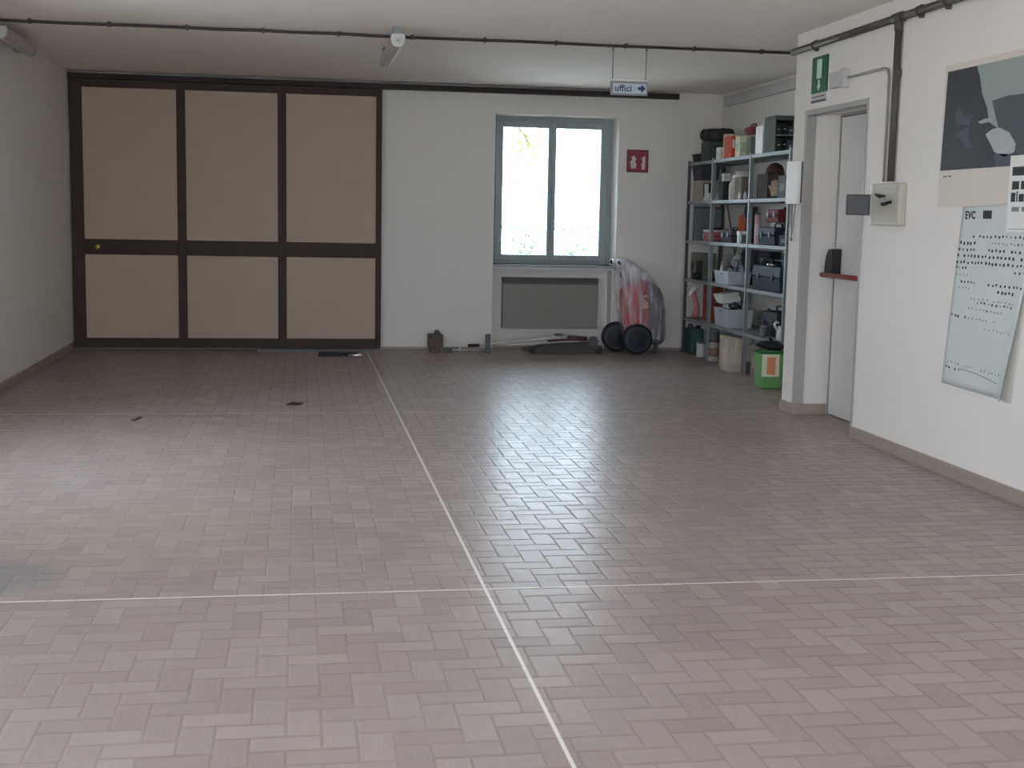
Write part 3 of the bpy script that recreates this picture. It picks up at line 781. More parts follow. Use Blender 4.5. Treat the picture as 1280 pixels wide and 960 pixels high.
z = SH[0]+.001
tray('parts_tray', 'low black open tray at the far end of the shelf top', 'tray', 4.45, 4.66, 14.36, 14.58, z, z+.09, (44, 46, 50))
t = carton('storage_crate', 'dark green-grey crate on the shelf top under a rolled bundle', 'crate', 4.47, 4.67, 14.02, 14.32, z, z+.215, (74, 82, 78))
bm = B(); box(bm, 4.52, 4.62, 14.016, 14.0195, z+.14, z+.17); obj('hand_slot', bm, MBLACK, t)
t = thing('rolled_bundle', 'dark rolled canvas bundle lying on the green-grey crate', 'bundle', (4.58, 14.17, z+.217))
bm = B(); tube(bm, [(4.46, 14.27, z+.292), (4.475, 14.255, z+.292), (4.58, 14.15, z+.292), (4.70, 14.03, z+.292), (4.72, 14.01, z+.292)], [.052, .07, .074, .07, .06], 14); obj('roll', bm, cm((70, 68, 66), .8), t)
for f in (.3, .7):
    bm = B(); p = Vector((4.46, 14.27, z+.292)).lerp(Vector((4.72, 14.01, z+.292)), f); d = Vector((.012, -.012, 0)); tube(bm, [p-d, p+d], .0755, 14); obj('strap', bm, MBLACK, t)
carton('small_box', 'small white box in front on the shelf top beside the green crate', 'box', 4.46, 4.555, 13.62, 13.74, z, z+.13, (226, 224, 216), print_=(206, 204, 196))
carton('small_box', 'pale pink tall box behind the small white one on the shelf top', 'box', 4.475, 4.57, 13.46, 13.56, z, z+.26, (214, 178, 160), tape=(222, 206, 190))
def folder(label, x0, x1, y0, y1, h, rgb):
    t = thing('binder', label, 'binder', ((x0+x1)/2, (y0+y1)/2, z), None)
    bm = B(); box(bm, x0, x0+.006, y0, y1, z, z+h); box(bm, x1-.006, x1, y0, y1, z, z+h); box(bm, x0+.006, x1-.006, y0, y0+.005, z, z+h); obj('cover', bm, cm(rgb, .5), t)
    bm = B(); box(bm, x0+.007, x1-.007, y0+.006, y1-.01, z+.004, z+h-.01); obj('pages', bm, MPAPER, t)
    bm = B(); box(bm, x0+.2*(x1-x0), x1-.2*(x1-x0), y0-.0015, y0-.0002, z+.45*h, z+.85*h); obj('spine_label', bm, MPAPER, t)
folder('red-orange binder standing on the shelf top next to the pink box', 4.455, 4.495, 13.22, 13.46, .225, (196, 74, 52))
folder('narrow dark red binder standing on the shelf top beside the cream box', 4.50, 4.53, 13.20, 13.42, .22, (150, 60, 52))
carton('archive_box', 'cream and pale green archive box on the shelf top beside the binders', 'box', 4.46, 4.545, 12.98, 13.12, z, z+.215, (226, 224, 196), print_=(190, 204, 176))
carton('archive_box', 'grey-green box on the shelf top beneath the dark red bag', 'box', 4.46, 4.55, 12.66, 12.78, z, z+.185, (112, 120, 108))
t = thing('tool_bag', 'dark red soft bag lying over the boxes on the shelf top', 'bag', (4.60, 12.86, z))
bm = B(); tube(bm, [(4.56, 13.03, z+.262), (4.56, 12.98, z+.264), (4.56, 12.86, z+.262), (4.56, 12.74, z+.262), (4.56, 12.66, z+.258)], [.02, .040, .044, .040, .02], 12)
for v in bm.verts: v.co.x = 4.56+(v.co.x-4.56)*1.5
obj('bag_body', bm, cm((116, 52, 50), .8), t)
bm = B(); tube(bm, [(4.56, 12.95, z+.295), (4.56, 12.92, z+.32), (4.56, 12.8, z+.325), (4.56, 12.77, z+.295)], .007, 8); obj('bag_handle', bm, cm((50, 38, 40), .7), t)
t = thing('binder', 'white upright binder on the shelf top beside the dark open cabinet', 'binder', (4.48, 12.40, z))
bm = B(); box(bm, 4.455, 4.50, 12.30, 12.50, z, z+.275); obj('cover', bm, MWHITE, t, .003)
bm = B(); box(bm, 4.462, 4.493, 12.2985, 12.2998, z+.15, z+.24); obj('spine_label', bm, MPAPERG, t)
t = thing('drawer_cabinet', 'dark grey-green open-fronted cabinet with small compartments on the shelf top', 'cabinet', (4.57, 12.1, z))
c0, c1, d0, d1, h = 4.455, 4.66, 11.96, 12.26, .345
mcab = cm((88, 94, 90), .5)
bm = B(); th = .008
box(bm, c0, c0+th, d0, d1, z, z+h); box(bm, c1-th, c1, d0, d1, z, z+h); box(bm, c0+th, c1-th, d0, d1, z+h-.045, z+h); box(bm, c0+th, c1-th, d0, d1, z, z+th); box(bm, c0+th, c1-th, d1-th, d1, z+th, z+h-.045)
obj('carcass', bm, mcab, t, .002)
bm = B(); box(bm, c0+th, c1-th, d0+.005, d1-th, z+.155, z+.165); obj('shelf_board', bm, cm((140, 150, 150), .4), t)
for (a, b_, e, f, rgb) in ((.012, .06, .168, .26, (54, 60, 56)), (.065, .13, .168, .27, (36, 38, 40)), (.135, .19, .168, .25, (74, 78, 90)), (.012, .07, .01, .13, (62, 70, 64)), (.075, .125, .01, .14, (28, 30, 34)), (.13, .19, .01, .12, (84, 88, 104))):
    bm = B(); box(bm, c0+a, c0+b_, d0+.01, d0+.2, z+e, z+f); dr = obj('drawer', bm, cm(rgb, .5), t, .003)
    bm = B(); box(bm, c0+(a+b_)/2-.012, c0+(a+b_)/2+.012, d0+.003, d0+.01, z+(e+f)/2-.004, z+(e+f)/2+.004); obj('pull', bm, MGREY, dr)

z = SH[1]+.001
tray('parts_tray', 'dark grey tub resting on the beige carton at the far end of the second shelf', 'tray', 4.45, 4.68, 14.24, 14.56, z+.235, z+.385, (66, 70, 76))
carton('parts_carton', 'beige carton under the dark grey tub on the second shelf', 'box', 4.47, 4.64, 14.30, 14.56, z, z+.232, (170, 156, 142))
t = thing('photo_card', 'small framed card leaning against the beige carton on the second shelf', 'picture', (4.53, 14.24, z))
bm = B(); box(bm, 4.49, 4.59, 14.22, 14.232, z+.004, z+.20); rot(bm, bm.verts[:], (4.5, 14.22, z), -.12, 'X'); obj('card_back', bm, MBLACK, t)
bm = B(); box(bm, 4.50, 4.545, 14.2175, 14.2198, z+.06, z+.19); rot(bm, bm.verts[:], (4.5, 14.22, z), -.12, 'X'); obj('card_print', bm, MWHITE, t)
t = thing('paper_stack', 'slanting stack of white papers on the second shelf before the framed card', 'papers', (4.53, 14.05, z))
bm = B(); 
for k in range(7): 
    vs = box(bm, 4.455+k*.004, 4.60-k*.002, 13.95+k*.006, 14.14, z+k*.012, z+k*.012+.011)
obj('sheets', bm, MPAPER, t)
bm = B(); box(bm, 4.485, 4.56, 13.995, 14.10, z+.085, z+.088); obj('printed_label', bm, cm((196, 170, 160), .6), t)
carton('parts_carton', 'black carton beside the white funnel bottle on the second shelf', 'box', 4.46, 4.575, 13.46, 13.60, z, z+.20, (52, 52, 54))
bm = B()
bottle('spray_bottle', 'large white tapering bottle in the middle of the second shelf', 4.515, 13.25, z, .058, .26, (226, 222, 212), (238, 234, 226), cone=False, lab=(214, 206, 194))
carton('small_box', 'pale grey little box perched on the black carton of the second shelf', 'box', 4.47, 4.545, 13.48, 13.55, z+.201, z+.285, (206, 206, 206), print_=(180, 182, 186))
t = thing('roll_of_paper', 'white paper roll lying on the taupe box of the second shelf', 'roll', (4.52, 13.07, z+.23))
bm = B(); tube(bm, [(4.455, 13.05, z+.262), (4.60, 13.05, z+.262)], .032, 14); obj('roll', bm, MPAPER, t)
bm = B(); tube(bm, [(4.452, 13.05, z+.262), (4.457, 13.05, z+.262)], .012, 10); obj('core', bm, cm((140, 116, 92), .8), t)
carton('parts_carton', 'taupe carton beneath the white paper roll on the second shelf', 'box', 4.47, 4.585, 12.90, 13.12, z, z+.228, (128, 116, 106))
for k, (y, lab) in enumerate(((12.84, 'tiny white vial at the near edge of the taupe carton, right one of the two'), (12.93, 'tiny white vial at the front of the taupe carton, left one of the two'))):
    bottle('vial', lab, 4.442 if k else 4.47, y-.06, z, .017, .078, (240, 238, 234), (250, 250, 250), group=None)
carton('parts_carton', 'big dark brown carton on the second shelf right of the middle post', 'box', 4.46, 4.63, 12.12, 12.42, z, z+.24, (72, 64, 60), tape=(96, 86, 78))
bottle('spray_bottle', 'slim white bottle in front of the dark brown carton on the second shelf', 4.53, 11.90, z, .026, .21, (232, 222, 214), (200, 190, 180))
t = thing('head_protector', 'dark brown rounded helmet sitting on the dark brown carton of the second shelf', 'helmet', (4.55, 12.2, z+.241))
bm = B(); lathe(bm, (4.56, 12.2, z+.242), [(.085, 0), (.088, .02), (.08, .055), (.058, .085), (.03, .1), (.006, .105)], 20); obj('shell', bm, cm((84, 62, 56), .45), t)
bm = B(); lathe(bm, (4.56, 12.2, z+.2415), [(.095, 0), (.097, .006), (.09, .012)], 20); obj('brim', bm, cm((66, 48, 44), .5), t)
carton('parts_carton', 'grey carton at the near end of the second shelf', 'box', 4.46, 4.60, 11.62, 11.84, z, z+.21, (116, 116, 116), print_=(150, 150, 150))
t = thing('work_gloves', 'pair of pale gloves draped on the brown carton edge of the second shelf', 'gloves', (4.5, 12.06, z))
for dy in (0, .05):
    bm = B(); b0 = Vector((4.50, 11.99+dy, z+.02))
    tube(bm, [b0, b0+Vector((0, 0, .06)), b0+Vector((0, 0, .11))], [.03, .036, .03], 10)
    for f in range(4): tube(bm, [b0+Vector((-.024+f*.016, 0, .1)), b0+Vector((-.027+f*.018, -.004, .16-.008*abs(f-1.5)))], [.009, .007], 6)
    tube(bm, [b0+Vector((-.03, 0, .05)), b0+Vector((-.056, -.004, .10))], [.010, .008], 6)
    obj('glove', bm, cm((196, 178, 160), .8), t)

z = SH[2]+.001
t = thing('panel_board', 'blue-grey flat board leaning upright at the far end of the third shelf', 'board', (4.62, 14.45, z))
bm = B(); box(bm, 4.47, 4.80, 14.50, 14.53, z, z+.39); obj('board', bm, cm((112, 118, 122), .6), t, .003)
bm = B(); box(bm, 4.47, 4.80, 14.494, 14.499, z+.36, z+.385); obj('edge_strip', bm, cm((90, 96, 98), .6), t)
case('flat_case', 'pink-red flat plastic case at the far end of the third shelf', 'case', 4.45, 4.63, 13.80, 14.10, z, z+.10, (196, 110, 122), handle=False)
t = thing('paper_stack', 'white and black pamphlets lying on the pink-red flat case', 'papers', (4.53, 13.95, z+.101))
bm = B(); box(bm, 4.45, 4.60, 13.83, 14.06, z+.102, z+.125); obj('sheets', bm, MPAPER, t)
bm = B(); box(bm, 4.455, 4.59, 13.84, 14.04, z+.126, z+.150); rot(bm, bm.verts[:], (4.52, 13.94, z), .12); obj('cover', bm, MBLACK, t)
case('tool_case', 'dark plum toolbox between the pink case and the orange-handled tools', 'toolbox', 4.46, 4.68, 13.14, 13.50, z, z+.17, (66, 52, 60))
carton('parts_carton', 'narrow dark green upright carton behind the plum toolbox', 'box', 4.70, 4.80, 13.30, 13.42, z, z+.38, (58, 70, 64))
t = thing('tool_stand', 'orange-handled tools standing upright in a white holder on the third shelf', 'tool holder', (4.49, 12.94, z))
bm = B(); box(bm, 4.455, 4.535, 12.87, 12.95, z+.085, z+.125); box(bm, 4.46, 4.53, 12.875, 12.945, z, z+.085); obj('holder', bm, MWHITE, t, .003)
for k, (dx, h) in enumerate(((.012, .155), (.032, .18), (.052, .165), (.07, .14))):
    bm = B(); tube(bm, [(4.455+dx, 12.91, z+.12), (4.455+dx, 12.91, z+.17), (4.455+dx+(.003*(k-1)), 12.91, z+.12+h)], [.007, .0095, .007], 8); obj('tool_handle', bm, cm((206, 104, 62), .45), t)
t = thing('cable_spool', 'grey spool lying on edge below the orange-handled tools', 'spool', (4.48, 12.82, z))
bm = B()
for xx in (4.44, 4.51): tube(bm, [(xx, 12.80, z+.05), (xx+.008, 12.80, z+.05)], .05, 18)
obj('flange', bm, cm((150, 152, 150), .4), t)
bm = B(); tube(bm, [(4.448, 12.80, z+.05), (4.51, 12.80, z+.05)], .036, 16); obj('wire', bm, cm((104, 108, 106), .4), t)
case('tool_case', 'navy toolbox with a pale round emblem on the third shelf', 'toolbox', 4.45, 4.70, 11.86, 12.30, z, z+.215, (44, 46, 62), latch=(96, 100, 110), emblem=(120, 124, 136))
case('power_tool_case', 'dark red case lying on top of the navy toolbox', 'case', 4.50, 4.66, 11.92, 12.24, z+.217, z+.345, (118, 48, 50), handle=False)
can('spray_can', 'pale pink spray can beside the dark red case on the third shelf', 4.455+.03, 12.42, z+.0, .028, .31, (224, 190, 192), (90, 90, 92), band=(236, 214, 214))
carton('parts_carton', 'dark grey flat carton at the near end of the third shelf', 'box', 4.47, 4.68, 11.50, 11.78, z, z+.10, (70, 72, 78), print_=(120, 130, 120))

z = SH[3]+.001
carton('parts_carton', 'small grey-brown carton at the far end of the fourth shelf', 'box', 4.48, 4.60, 14.44, 14.58, z, z+.30, (126, 118, 110), print_=(70, 64, 62))
carton('parts_carton', 'olive green carton next to the grey-brown one on the fourth shelf', 'box', 4.49, 4.60, 14.02, 14.18, z, z+.305, (94, 98, 76), tape=(110, 112, 92))
tray('parts_tray', 'low black tray in front of the cartons on the fourth shelf', 'tray', 4.44, 4.585, 14.21, 14.42, z, z+.075, (42, 44, 46))
t = thing('rag', 'crumpled blue-grey rag beside the black tray on the fourth shelf', 'rag', (4.5, 14.0, z))
bm = B(); bmesh.ops.create_icosphere(bm, subdivisions=3, radius=.055)
rr = random.Random(3)
for v in bm.verts:
    v.co *= 1+.28*math.sin(v.co.x*70+v.co.y*45)*math.cos(v.co.z*60+v.co.y*30); v.co.z = max(v.co.z*.8, -.035)
bmesh.ops.translate(bm, verts=bm.verts[:], vec=(4.49, 13.95, z+.035)); obj('cloth', bm, cm((92, 104, 118), .85), t)
bm = B(); tube(bm, [(4.455, 13.93, z+.04), (4.48, 13.94, z+.08), (4.52, 13.96, z+.07)], .008, 6); obj('fold', bm, cm((110, 122, 136), .85), t)
tray('storage_bin', 'light grey open bin standing on the middle of the fourth shelf', 'bin', 4.43, 4.69, 13.10, 13.56, z, z+.135, (190, 196, 202))
bottle('vial', 'small white bottle standing in the light grey bin of the fourth shelf', 4.49, 13.49, z+.008, .02, .23, (222, 222, 220), (200, 200, 200))
bottle('vial', 'small pale flask with dark cap in the light grey bin of the fourth shelf', 4.55, 13.42, z+.008, .024, .19, (170, 176, 178), (60, 60, 64))
t = thing('grinder', 'grey hand power tool propped in the light grey bin of the fourth shelf', 'power tool', (4.56, 13.28, z+.008))
bm = B(); tube(bm, [(4.53, 13.28, z+.02), (4.545, 13.28, z+.10), (4.57, 13.28, z+.20), (4.565, 13.28, z+.27)], [.03, .032, .045, .04], 12); obj('motor_body', bm, cm((130, 136, 142), .4), t)
bm = B(); tube(bm, [(4.565, 13.28, z+.25), (4.605, 13.27, z+.30), (4.615, 13.27, z+.33)], [.035, .04, .02], 12); obj('gear_head', bm, cm((170, 174, 176), .35), t)
bm = B(); tube(bm, [(4.55, 13.26, z+.16), (4.49, 13.24, z+.20)], .012, 8); obj('side_handle', bm, MBLACK, t)
bm = B(); lathe(bm, (4.625, 13.25, z+.29), [(.045, -.003), (.045, .003)], 18, 'y'); obj('disc', bm, MDGREY, t)
t = thing('hose_fitting', 'grey pipe fitting leaning in the right end of the light grey bin', 'fitting', (4.62, 13.17, z+.008))
bm = B(); tube(bm, [(4.63, 13.17, z+.02), (4.62, 13.17, z+.14), (4.60, 13.17, z+.19), (4.55, 13.17, z+.21)], [.026, .026, .028, .026], 10); obj('elbow', bm, cm((140, 146, 152), .35), t)
bm = B(); tube(bm, [(4.556, 13.17, z+.209), (4.54, 13.17, z+.212)], .034, 10); obj('collar', bm, cm((90, 94, 98), .4), t)
case('tool_case', 'large black-teal toolbox filling the near half of the fourth shelf', 'toolbox', 4.435, 4.74, 11.62, 12.38, z, z+.30, (38, 46, 52), latch=(70, 78, 84))
t = thing('drill', 'dark power drill lying on the large black-teal toolbox', 'power tool', (4.56, 12.2, z+.241))
bm = B(); tube(bm, [(4.50, 12.30, z+.285), (4.56, 12.25, z+.285), (4.60, 12.21, z+.285)], [.03, .036, .03], 10); obj('motor_body', bm, cm((60, 66, 70), .45), t)
bm = B(); tube(bm, [(4.60, 12.21, z+.285), (4.64, 12.175, z+.285)], [.018, .01], 10); obj('chuck', bm, MCHROME, t)
bm = B(); tube(bm, [(4.52, 12.285, z+.275), (4.49, 12.21, z+.262)], [.02, .022], 8); obj('grip', bm, MBLACK, t)
t = thing('jar_lid', 'bright metal lid lying on the large black-teal toolbox', 'lid', (4.48, 12.05, z+.242))
bm = B(); lathe(bm, (4.50, 12.0, z+.2425), [(.05, 0), (.052, .004), (.052, .018), (.046, .022)], 18); obj('lid_shell', bm, MCHROME, t)
bm = B(); lathe(bm, (4.50, 12.0, z+.2645), [(.012, 0), (.012, .012), (.008, .014)], 12); obj('knob', bm, MBLACK, t)
carton('parts_carton', 'dark grey small carton on the near end of the black-teal toolbox', 'box', 4.52, 4.66, 11.66, 11.80, z+.242, z+.345, (78, 80, 80))

z = SH[4]+.001
t = thing('lever_tool', 'white-topped pink lever leaning at the far end of the fifth shelf', 'tool', (4.50, 14.35, z))
bm = B(); tube(bm, [(4.50, 14.40, z+.012), (4.52, 14.41, z+.12), (4.49, 14.42, z+.24), (4.47, 14.43, z+.30)], [.045, .034, .028, .026], 12); obj('shaft', bm, cm((196, 128, 126), .5), t)
bm = B(); tube(bm, [(4.43, 14.44, z+.26), (4.46, 14.43, z+.32), (4.51, 14.42, z+.355)], [.028, .032, .026], 12); obj('head', bm, MWHITE, t)
carton('parts_carton', 'reddish brown box beside the white-topped lever on the fifth shelf', 'box', 4.53, 4.66, 13.92, 14.24, z, z+.40, (138, 76, 62), tape=(120, 62, 52))
tray('storage_bin', 'light grey open bin heaped with parts on the middle of the fifth shelf', 'bin', 4.43, 4.70, 13.03, 13.52, z, z+.19, (180, 186, 190))
t = thing('booklets', 'white folded booklets spilling over the left end of the fifth shelf bin', 'papers', (4.50, 13.72, z+.2))
bm = B()
for k in range(5):
    vs = box(bm, 4.45+.006*k, 4.66, 13.28+.02*k, 13.58, z+.24+k*.018, z+.24+k*.018+.016)
    rot(bm, vs, (4.45, 13.4, z+.24), -.16, 'Y'); rot(bm, vs, (4.5, 13.4, z+.24), .08*k-.15, 'Z')
obj('sheets', bm, MPAPER, t)
bm = B(); vs = box(bm, 4.49, 4.62, 13.38, 13.55, z+.332, z+.336); rot(bm, vs, (4.45, 13.4, z+.24), -.16, 'Y'); obj('cover', bm, cm((196, 196, 190), .6), t)
bm = B(); box(bm, 4.52, 4.60, 13.36, 13.50, z+.19, z+.25); obj('underlying_stack', bm, MPAPER, t)
t = thing('cable_coil', 'coil of black cable lying in the fifth shelf bin', 'cable', (4.58, 13.2, z+.14))
bm = B()
tube(bm, [(4.58+(.06+.006*math.sin(k*.9))*math.cos(k*.5), 13.26+.08*math.sin(k*.5), z+.13+k*.0025+.012*math.sin(k*1.3)) for k in range(44)], .009, 6); obj('coil', bm, MBLACK, t)
bm = B(); box(bm, 4.545, 4.575, 13.17, 13.21, z+.2, z+.245); obj('plug', bm, cm((70, 72, 76), .4), t)
bottle('spray_bottle', 'grey bottle standing at the near end of the fifth shelf bin', 4.63, 13.115, z+.008, .03, .31, (150, 156, 160), (190, 192, 194))
case('tool_case', 'black toolbox at the near half of the fifth shelf', 'toolbox', 4.53, 4.78, 11.90, 12.36, z, z+.30, (40, 40, 48), latch=(90, 90, 96))
t = thing('bracket', 'bright bent metal bracket resting on the black toolbox of the fifth shelf', 'bracket', (4.52, 12.3, z+.242))
bm = B(); box(bm, 4.55, 4.66, 12.27, 12.33, z+.244, z+.25); box(bm, 4.55, 4.556, 12.27, 12.33, z+.25, z+.30); box(bm, 4.654, 4.66, 12.27, 12.33, z+.25, z+.29); obj('plate', bm, MCHROME, t)
bm = B(); lathe(bm, (4.60, 12.30, z+.25), [(.012, 0), (.012, .012), (.006, .014)], 8); obj('bolt', bm, MSTEELD, t)
t = thing('pouring_jug', 'white jug with a hooked handle at the near end of the fifth shelf', 'jug', (4.50, 11.72, z))
bm = B(); lathe(bm, (4.51, 11.70, z), [(.05, 0), (.055, .01), (.05, .09), (.036, .12), (.04, .135)], 16); obj('jug_body', bm, cm((214, 208, 206), .4), t)
bm = B(); tube(bm, [(4.465, 11.70, z+.10), (4.44, 11.69, z+.13), (4.43, 11.69, z+.155), (4.45, 11.69, z+.175), (4.475, 11.695, z+.165)], .012, 8); obj('jug_handle', bm, MWHITE, t)
can('paint_tin', 'small grey tin in front of the black toolbox on the fifth shelf', 4.478, 12.1, z, .033, .11, (110, 110, 120), (140, 140, 150))

carton('parts_carton', 'tall black carton added to darken the back of the third shelf behind the navy toolbox', 'box', 4.715, 4.84, 11.62, 12.34, SH[2]+.001, SH[2]+.37, (48, 46, 52))  # dark filler cartons, added to darken the shelf backs
carton('parts_carton', 'dark slate carton added to darken the back of the fourth shelf behind the black-teal toolbox', 'box', 4.76, 4.845, 11.56, 12.40, SH[3]+.001, SH[3]+.36, (58, 62, 66))
carton('parts_carton', 'charcoal carton added to darken the back of the fourth shelf behind the light grey bin', 'box', 4.73, 4.845, 12.70, 13.56, SH[3]+.001, SH[3]+.36, (54, 50, 54))
carton('parts_carton', 'dark grey carton added to darken the back of the fifth shelf behind the black toolbox', 'box', 4.79, 4.845, 11.56, 12.40, SH[4]+.001, SH[4]+.38, (50, 50, 56))
# ---- things on the floor beneath the shelves
can_t = thing('jerrycan', 'dark teal plastic canister on the floor under the far end of the shelves', 'canister', (4.50, 14.42, 0))
bm = B(); vs = box(bm, 4.43, 4.58, 14.30, 14.56, .002, .30)
obj('canister_body', bm, cm((58, 82, 80), .45), can_t, .02)
bm = B(); tube(bm, [(4.46, 14.50, .295), (4.46, 14.49, .335), (4.46, 14.40, .335), (4.46, 14.38, .295)], .012, 8); obj('carry_handle', bm, cm((50, 70, 70), .45), can_t)
bm = B(); lathe(bm, (4.53, 14.36, .298), [(.026, 0), (.026, .03), (.022, .034)], 14); obj('cap', bm, MBLACK, can_t)
can('bucket', 'grey-white bucket on the floor between the teal canister and the tin', 4.475, 14.06, .002, .055, .17, (190, 188, 190), (120, 122, 126), cat='bucket', handle=True)
carton('parts_carton', 'pale grey box on the floor behind the grey-white bucket', 'box', 4.55, 4.68, 14.02, 14.20, 0.002, .30, (150, 152, 154), print_=(120, 122, 126))
can('paint_tin', 'tall tin with copper and silver sides on the floor under the shelves', 4.47, 13.58, .002, .058, .235, (168, 154, 146), (74, 66, 70), band=(146, 112, 96), cat='tin')
can('paint_tin', 'dark lidded tin stacked on the copper and silver tin under the shelves', 4.47, 13.58, .239, .052, .11, (90, 92, 96), (126, 126, 130), cat='tin')
carton('cardboard_box', 'tall beige cardboard box on the floor against the middle post', 'box', 4.30, 4.48, 12.62, 12.84, .002, .335, (186, 172, 160), tape=(206, 190, 166), print_=(198, 184, 172))
carton('cardboard_box', 'yellowish narrow box standing left of the tall beige cardboard box', 'box', 4.40, 4.46, 13.05, 13.20, .002, .33, (210, 196, 160))
carton('cardboard_box', 'taupe box on the floor between the middle post and the green bin', 'box', 4.40, 4.46, 12.0, 12.22, .002, .31, (126, 114, 110), print_=(150, 138, 130))
t = thing('waste_bin', 'bright green bin with a white and orange label on the floor beside the pier', 'bin', (4.32, 11.36, 0))
gx0, gx1, gy0, gy1, gh = 4.17, 4.385, 11.28, 11.50, .335
bm = B(); vs = box(bm, gx0, gx1, gy0, gy1, .002, gh)
for v in vs[:4]: v.co.x += .012*(1 if v.co.x < 4.28 else -1); v.co.y += .012*(1 if v.co.y < 11.39 else -1)
obj('bin_body', bm, cm((112, 162, 102), .45), t, .012)
bm = B(); 
for q in ((gx0-.006, gx0+.006, gy0-.006, gy1+.006), (gx1-.006, gx1+.006, gy0-.006, gy1+.006)): box(bm, q[0], q[1], q[2], q[3], gh-.012, gh+.008)
for q in ((gx0+.006, gx1-.006, gy0-.006, gy0+.006), (gx0+.006, gx1-.006, gy1-.006, gy1+.006)): box(bm, q[0], q[1], q[2], q[3], gh-.012, gh+.008)
obj('rim', bm, cm((48, 110, 62), .45), t)
bm = B(); box(bm, gx0+.004, gx0+.168, gy0-.004, gy0+.006, .115, .322); lab = obj('label_panel', bm, cm((228, 222, 196), .6), t)
bm = B(); box(bm, gx0+.05, gx0+.13, gy0-.0055, gy0-.0042, .135, .295); obj('label_print', bm, cm((226, 150, 116), .6), lab)
t = thing('bin_bag', 'black plastic bag slumped on top of the green bin', 'bag', (4.28, 11.39, .32))
bm = B(); tube(bm, [(4.16, 11.42, .405), (4.20, 11.41, .403), (4.29, 11.39, .394), (4.36, 11.37, .388), (4.395, 11.36, .386)], [.008, .03, .048, .04, .012], 12); 
for v in bm.verts: v.co.y = 11.39+(v.co.y-11.39)*2.0
obj('bag_body', bm, cm((40, 42, 44), .4), t)
bm = B(); tube(bm, [(4.29, 11.39, .432), (4.285, 11.38, .457), (4.27, 11.37, .462)], [.018, .010, .014], 8); obj('knot', bm, MBLACK, t)

# ------------------------------------------------------------------ red wheeled machine under clear film
t = thing('wheeled_machine', 'red wheeled machine with two black wheels under clear plastic beside the window recess', 'machine', (3.84, 14.5, 0))
def loft(bm, secs, n=18, mi=0):
    rings = []
    for (cx, cy, cz, rx, ry) in secs:
        rings.append([bm.verts.new((cx+rx*math.copysign(abs(math.cos(a))**.7, math.cos(a)), cy+ry*math.copysign(abs(math.sin(a))**.7, math.sin(a)), cz)) for a in [2*PI*k/n for k in range(n)]])
    for a, b_ in zip(rings, rings[1:]):
        for k in range(n):
            f = bm.faces.new((a[k], a[(k+1)%n], b_[(k+1)%n], b_[k])); f.smooth = True
    bm.faces.new(rings[0][::-1]); bm.faces.new(rings[-1])
bm = B(); loft(bm, [(3.88, 14.52, .20, .12, .10), (3.85, 14.52, .24, .15, .12), (3.82, 14.52, .42, .17, .13), (3.80, 14.52, .60, .165, .13), (3.80, 14.52, .72, .16, .125), (3.83, 14.52, .79, .14, .11), (3.86, 14.52, .84, .09, .08)])
obj('red_housing', bm, MRED, t)
bm = B(); loft(bm, [(4.06, 14.54, .10, .07, .08), (4.08, 14.54, .14, .09, .1), (4.085, 14.54, .40, .085, .11), (4.06, 14.54, .62, .085, .11), (4.02, 14.54, .74, .08, .1), (3.98, 14.54, .80, .04, .06)]); obj('grey_back', bm, MMGREY, t)
bm = B(); box(bm, 3.865, 3.93, 14.375, 14.392, .52, .67); obj('label_plate', bm, cm((206, 160, 150), .4), t)
bm = B(); loft(bm, [(3.92, 14.5, .60, .05, .13), (3.92, 14.5, .64, .06, .14), (3.92, 14.5, .68, .03, .1)], 12); obj('dark_vent', bm, cm((110, 52, 52), .5), t)
for xy, yy in (((3.64, 14.67)), ((3.67, 14.42))):
    bm = B(); tube(bm, [(3.80, yy, .55), (3.72, yy, .82), (xy-.05, yy, 1.0), (xy-.10, yy, 1.05)], .014, 8); obj('handle_bar', bm, MBLACK, t)
bm = B(); tube(bm, [(3.59, 14.67, 1.0), (3.60, 14.42, 1.0)], .012, 8); obj('cross_grip', bm, MBLACK, t)
for (wx, wy, r) in ((3.635, 14.66, .172), (3.80, 14.33, .172)):
    bm = B(); lathe(bm, (wx, wy, r+.001), [(r*.6, -.052), (r*.9, -.05), (r, -.03), (r, .03), (r*.9, .05), (r*.6, .052)], 28, 'y'); w_ = obj('wheel', bm, MRUBBER, t)
    bm = B(); lathe(bm, (wx, wy, r+.001), [(r*.58, -.045), (r*.5, -.056), (r*.18, -.058), (r*.14, -.068), (.004, -.07)], 20, 'y'); obj('hub', bm, cm((52, 54, 62), .45), w_)
    bm = B()
    rg = [(wx+r*.78*math.cos(a), wy-.052, r+.001+r*.78*math.sin(a)) for a in [2*PI*k/24 for k in range(25)]]
    tube(bm, rg, .004, 6); obj('rim_ring', bm, cm((92, 92, 108), .4), w_)
bm = B(); tube(bm, [(3.635, 14.66, .173), (3.80, 14.33, .173)], .014, 8); obj('axle', bm, MSTEELD, t)
bm = B(); box(bm, 3.72, 4.12, 14.42, 14.62, .12, .22); obj('chassis', bm, MMGREY, t, .01)
bm = B(); box(bm, 4.06, 4.10, 14.5, 14.56, 0, .13); obj('stand_foot', bm, MMGREY, t)
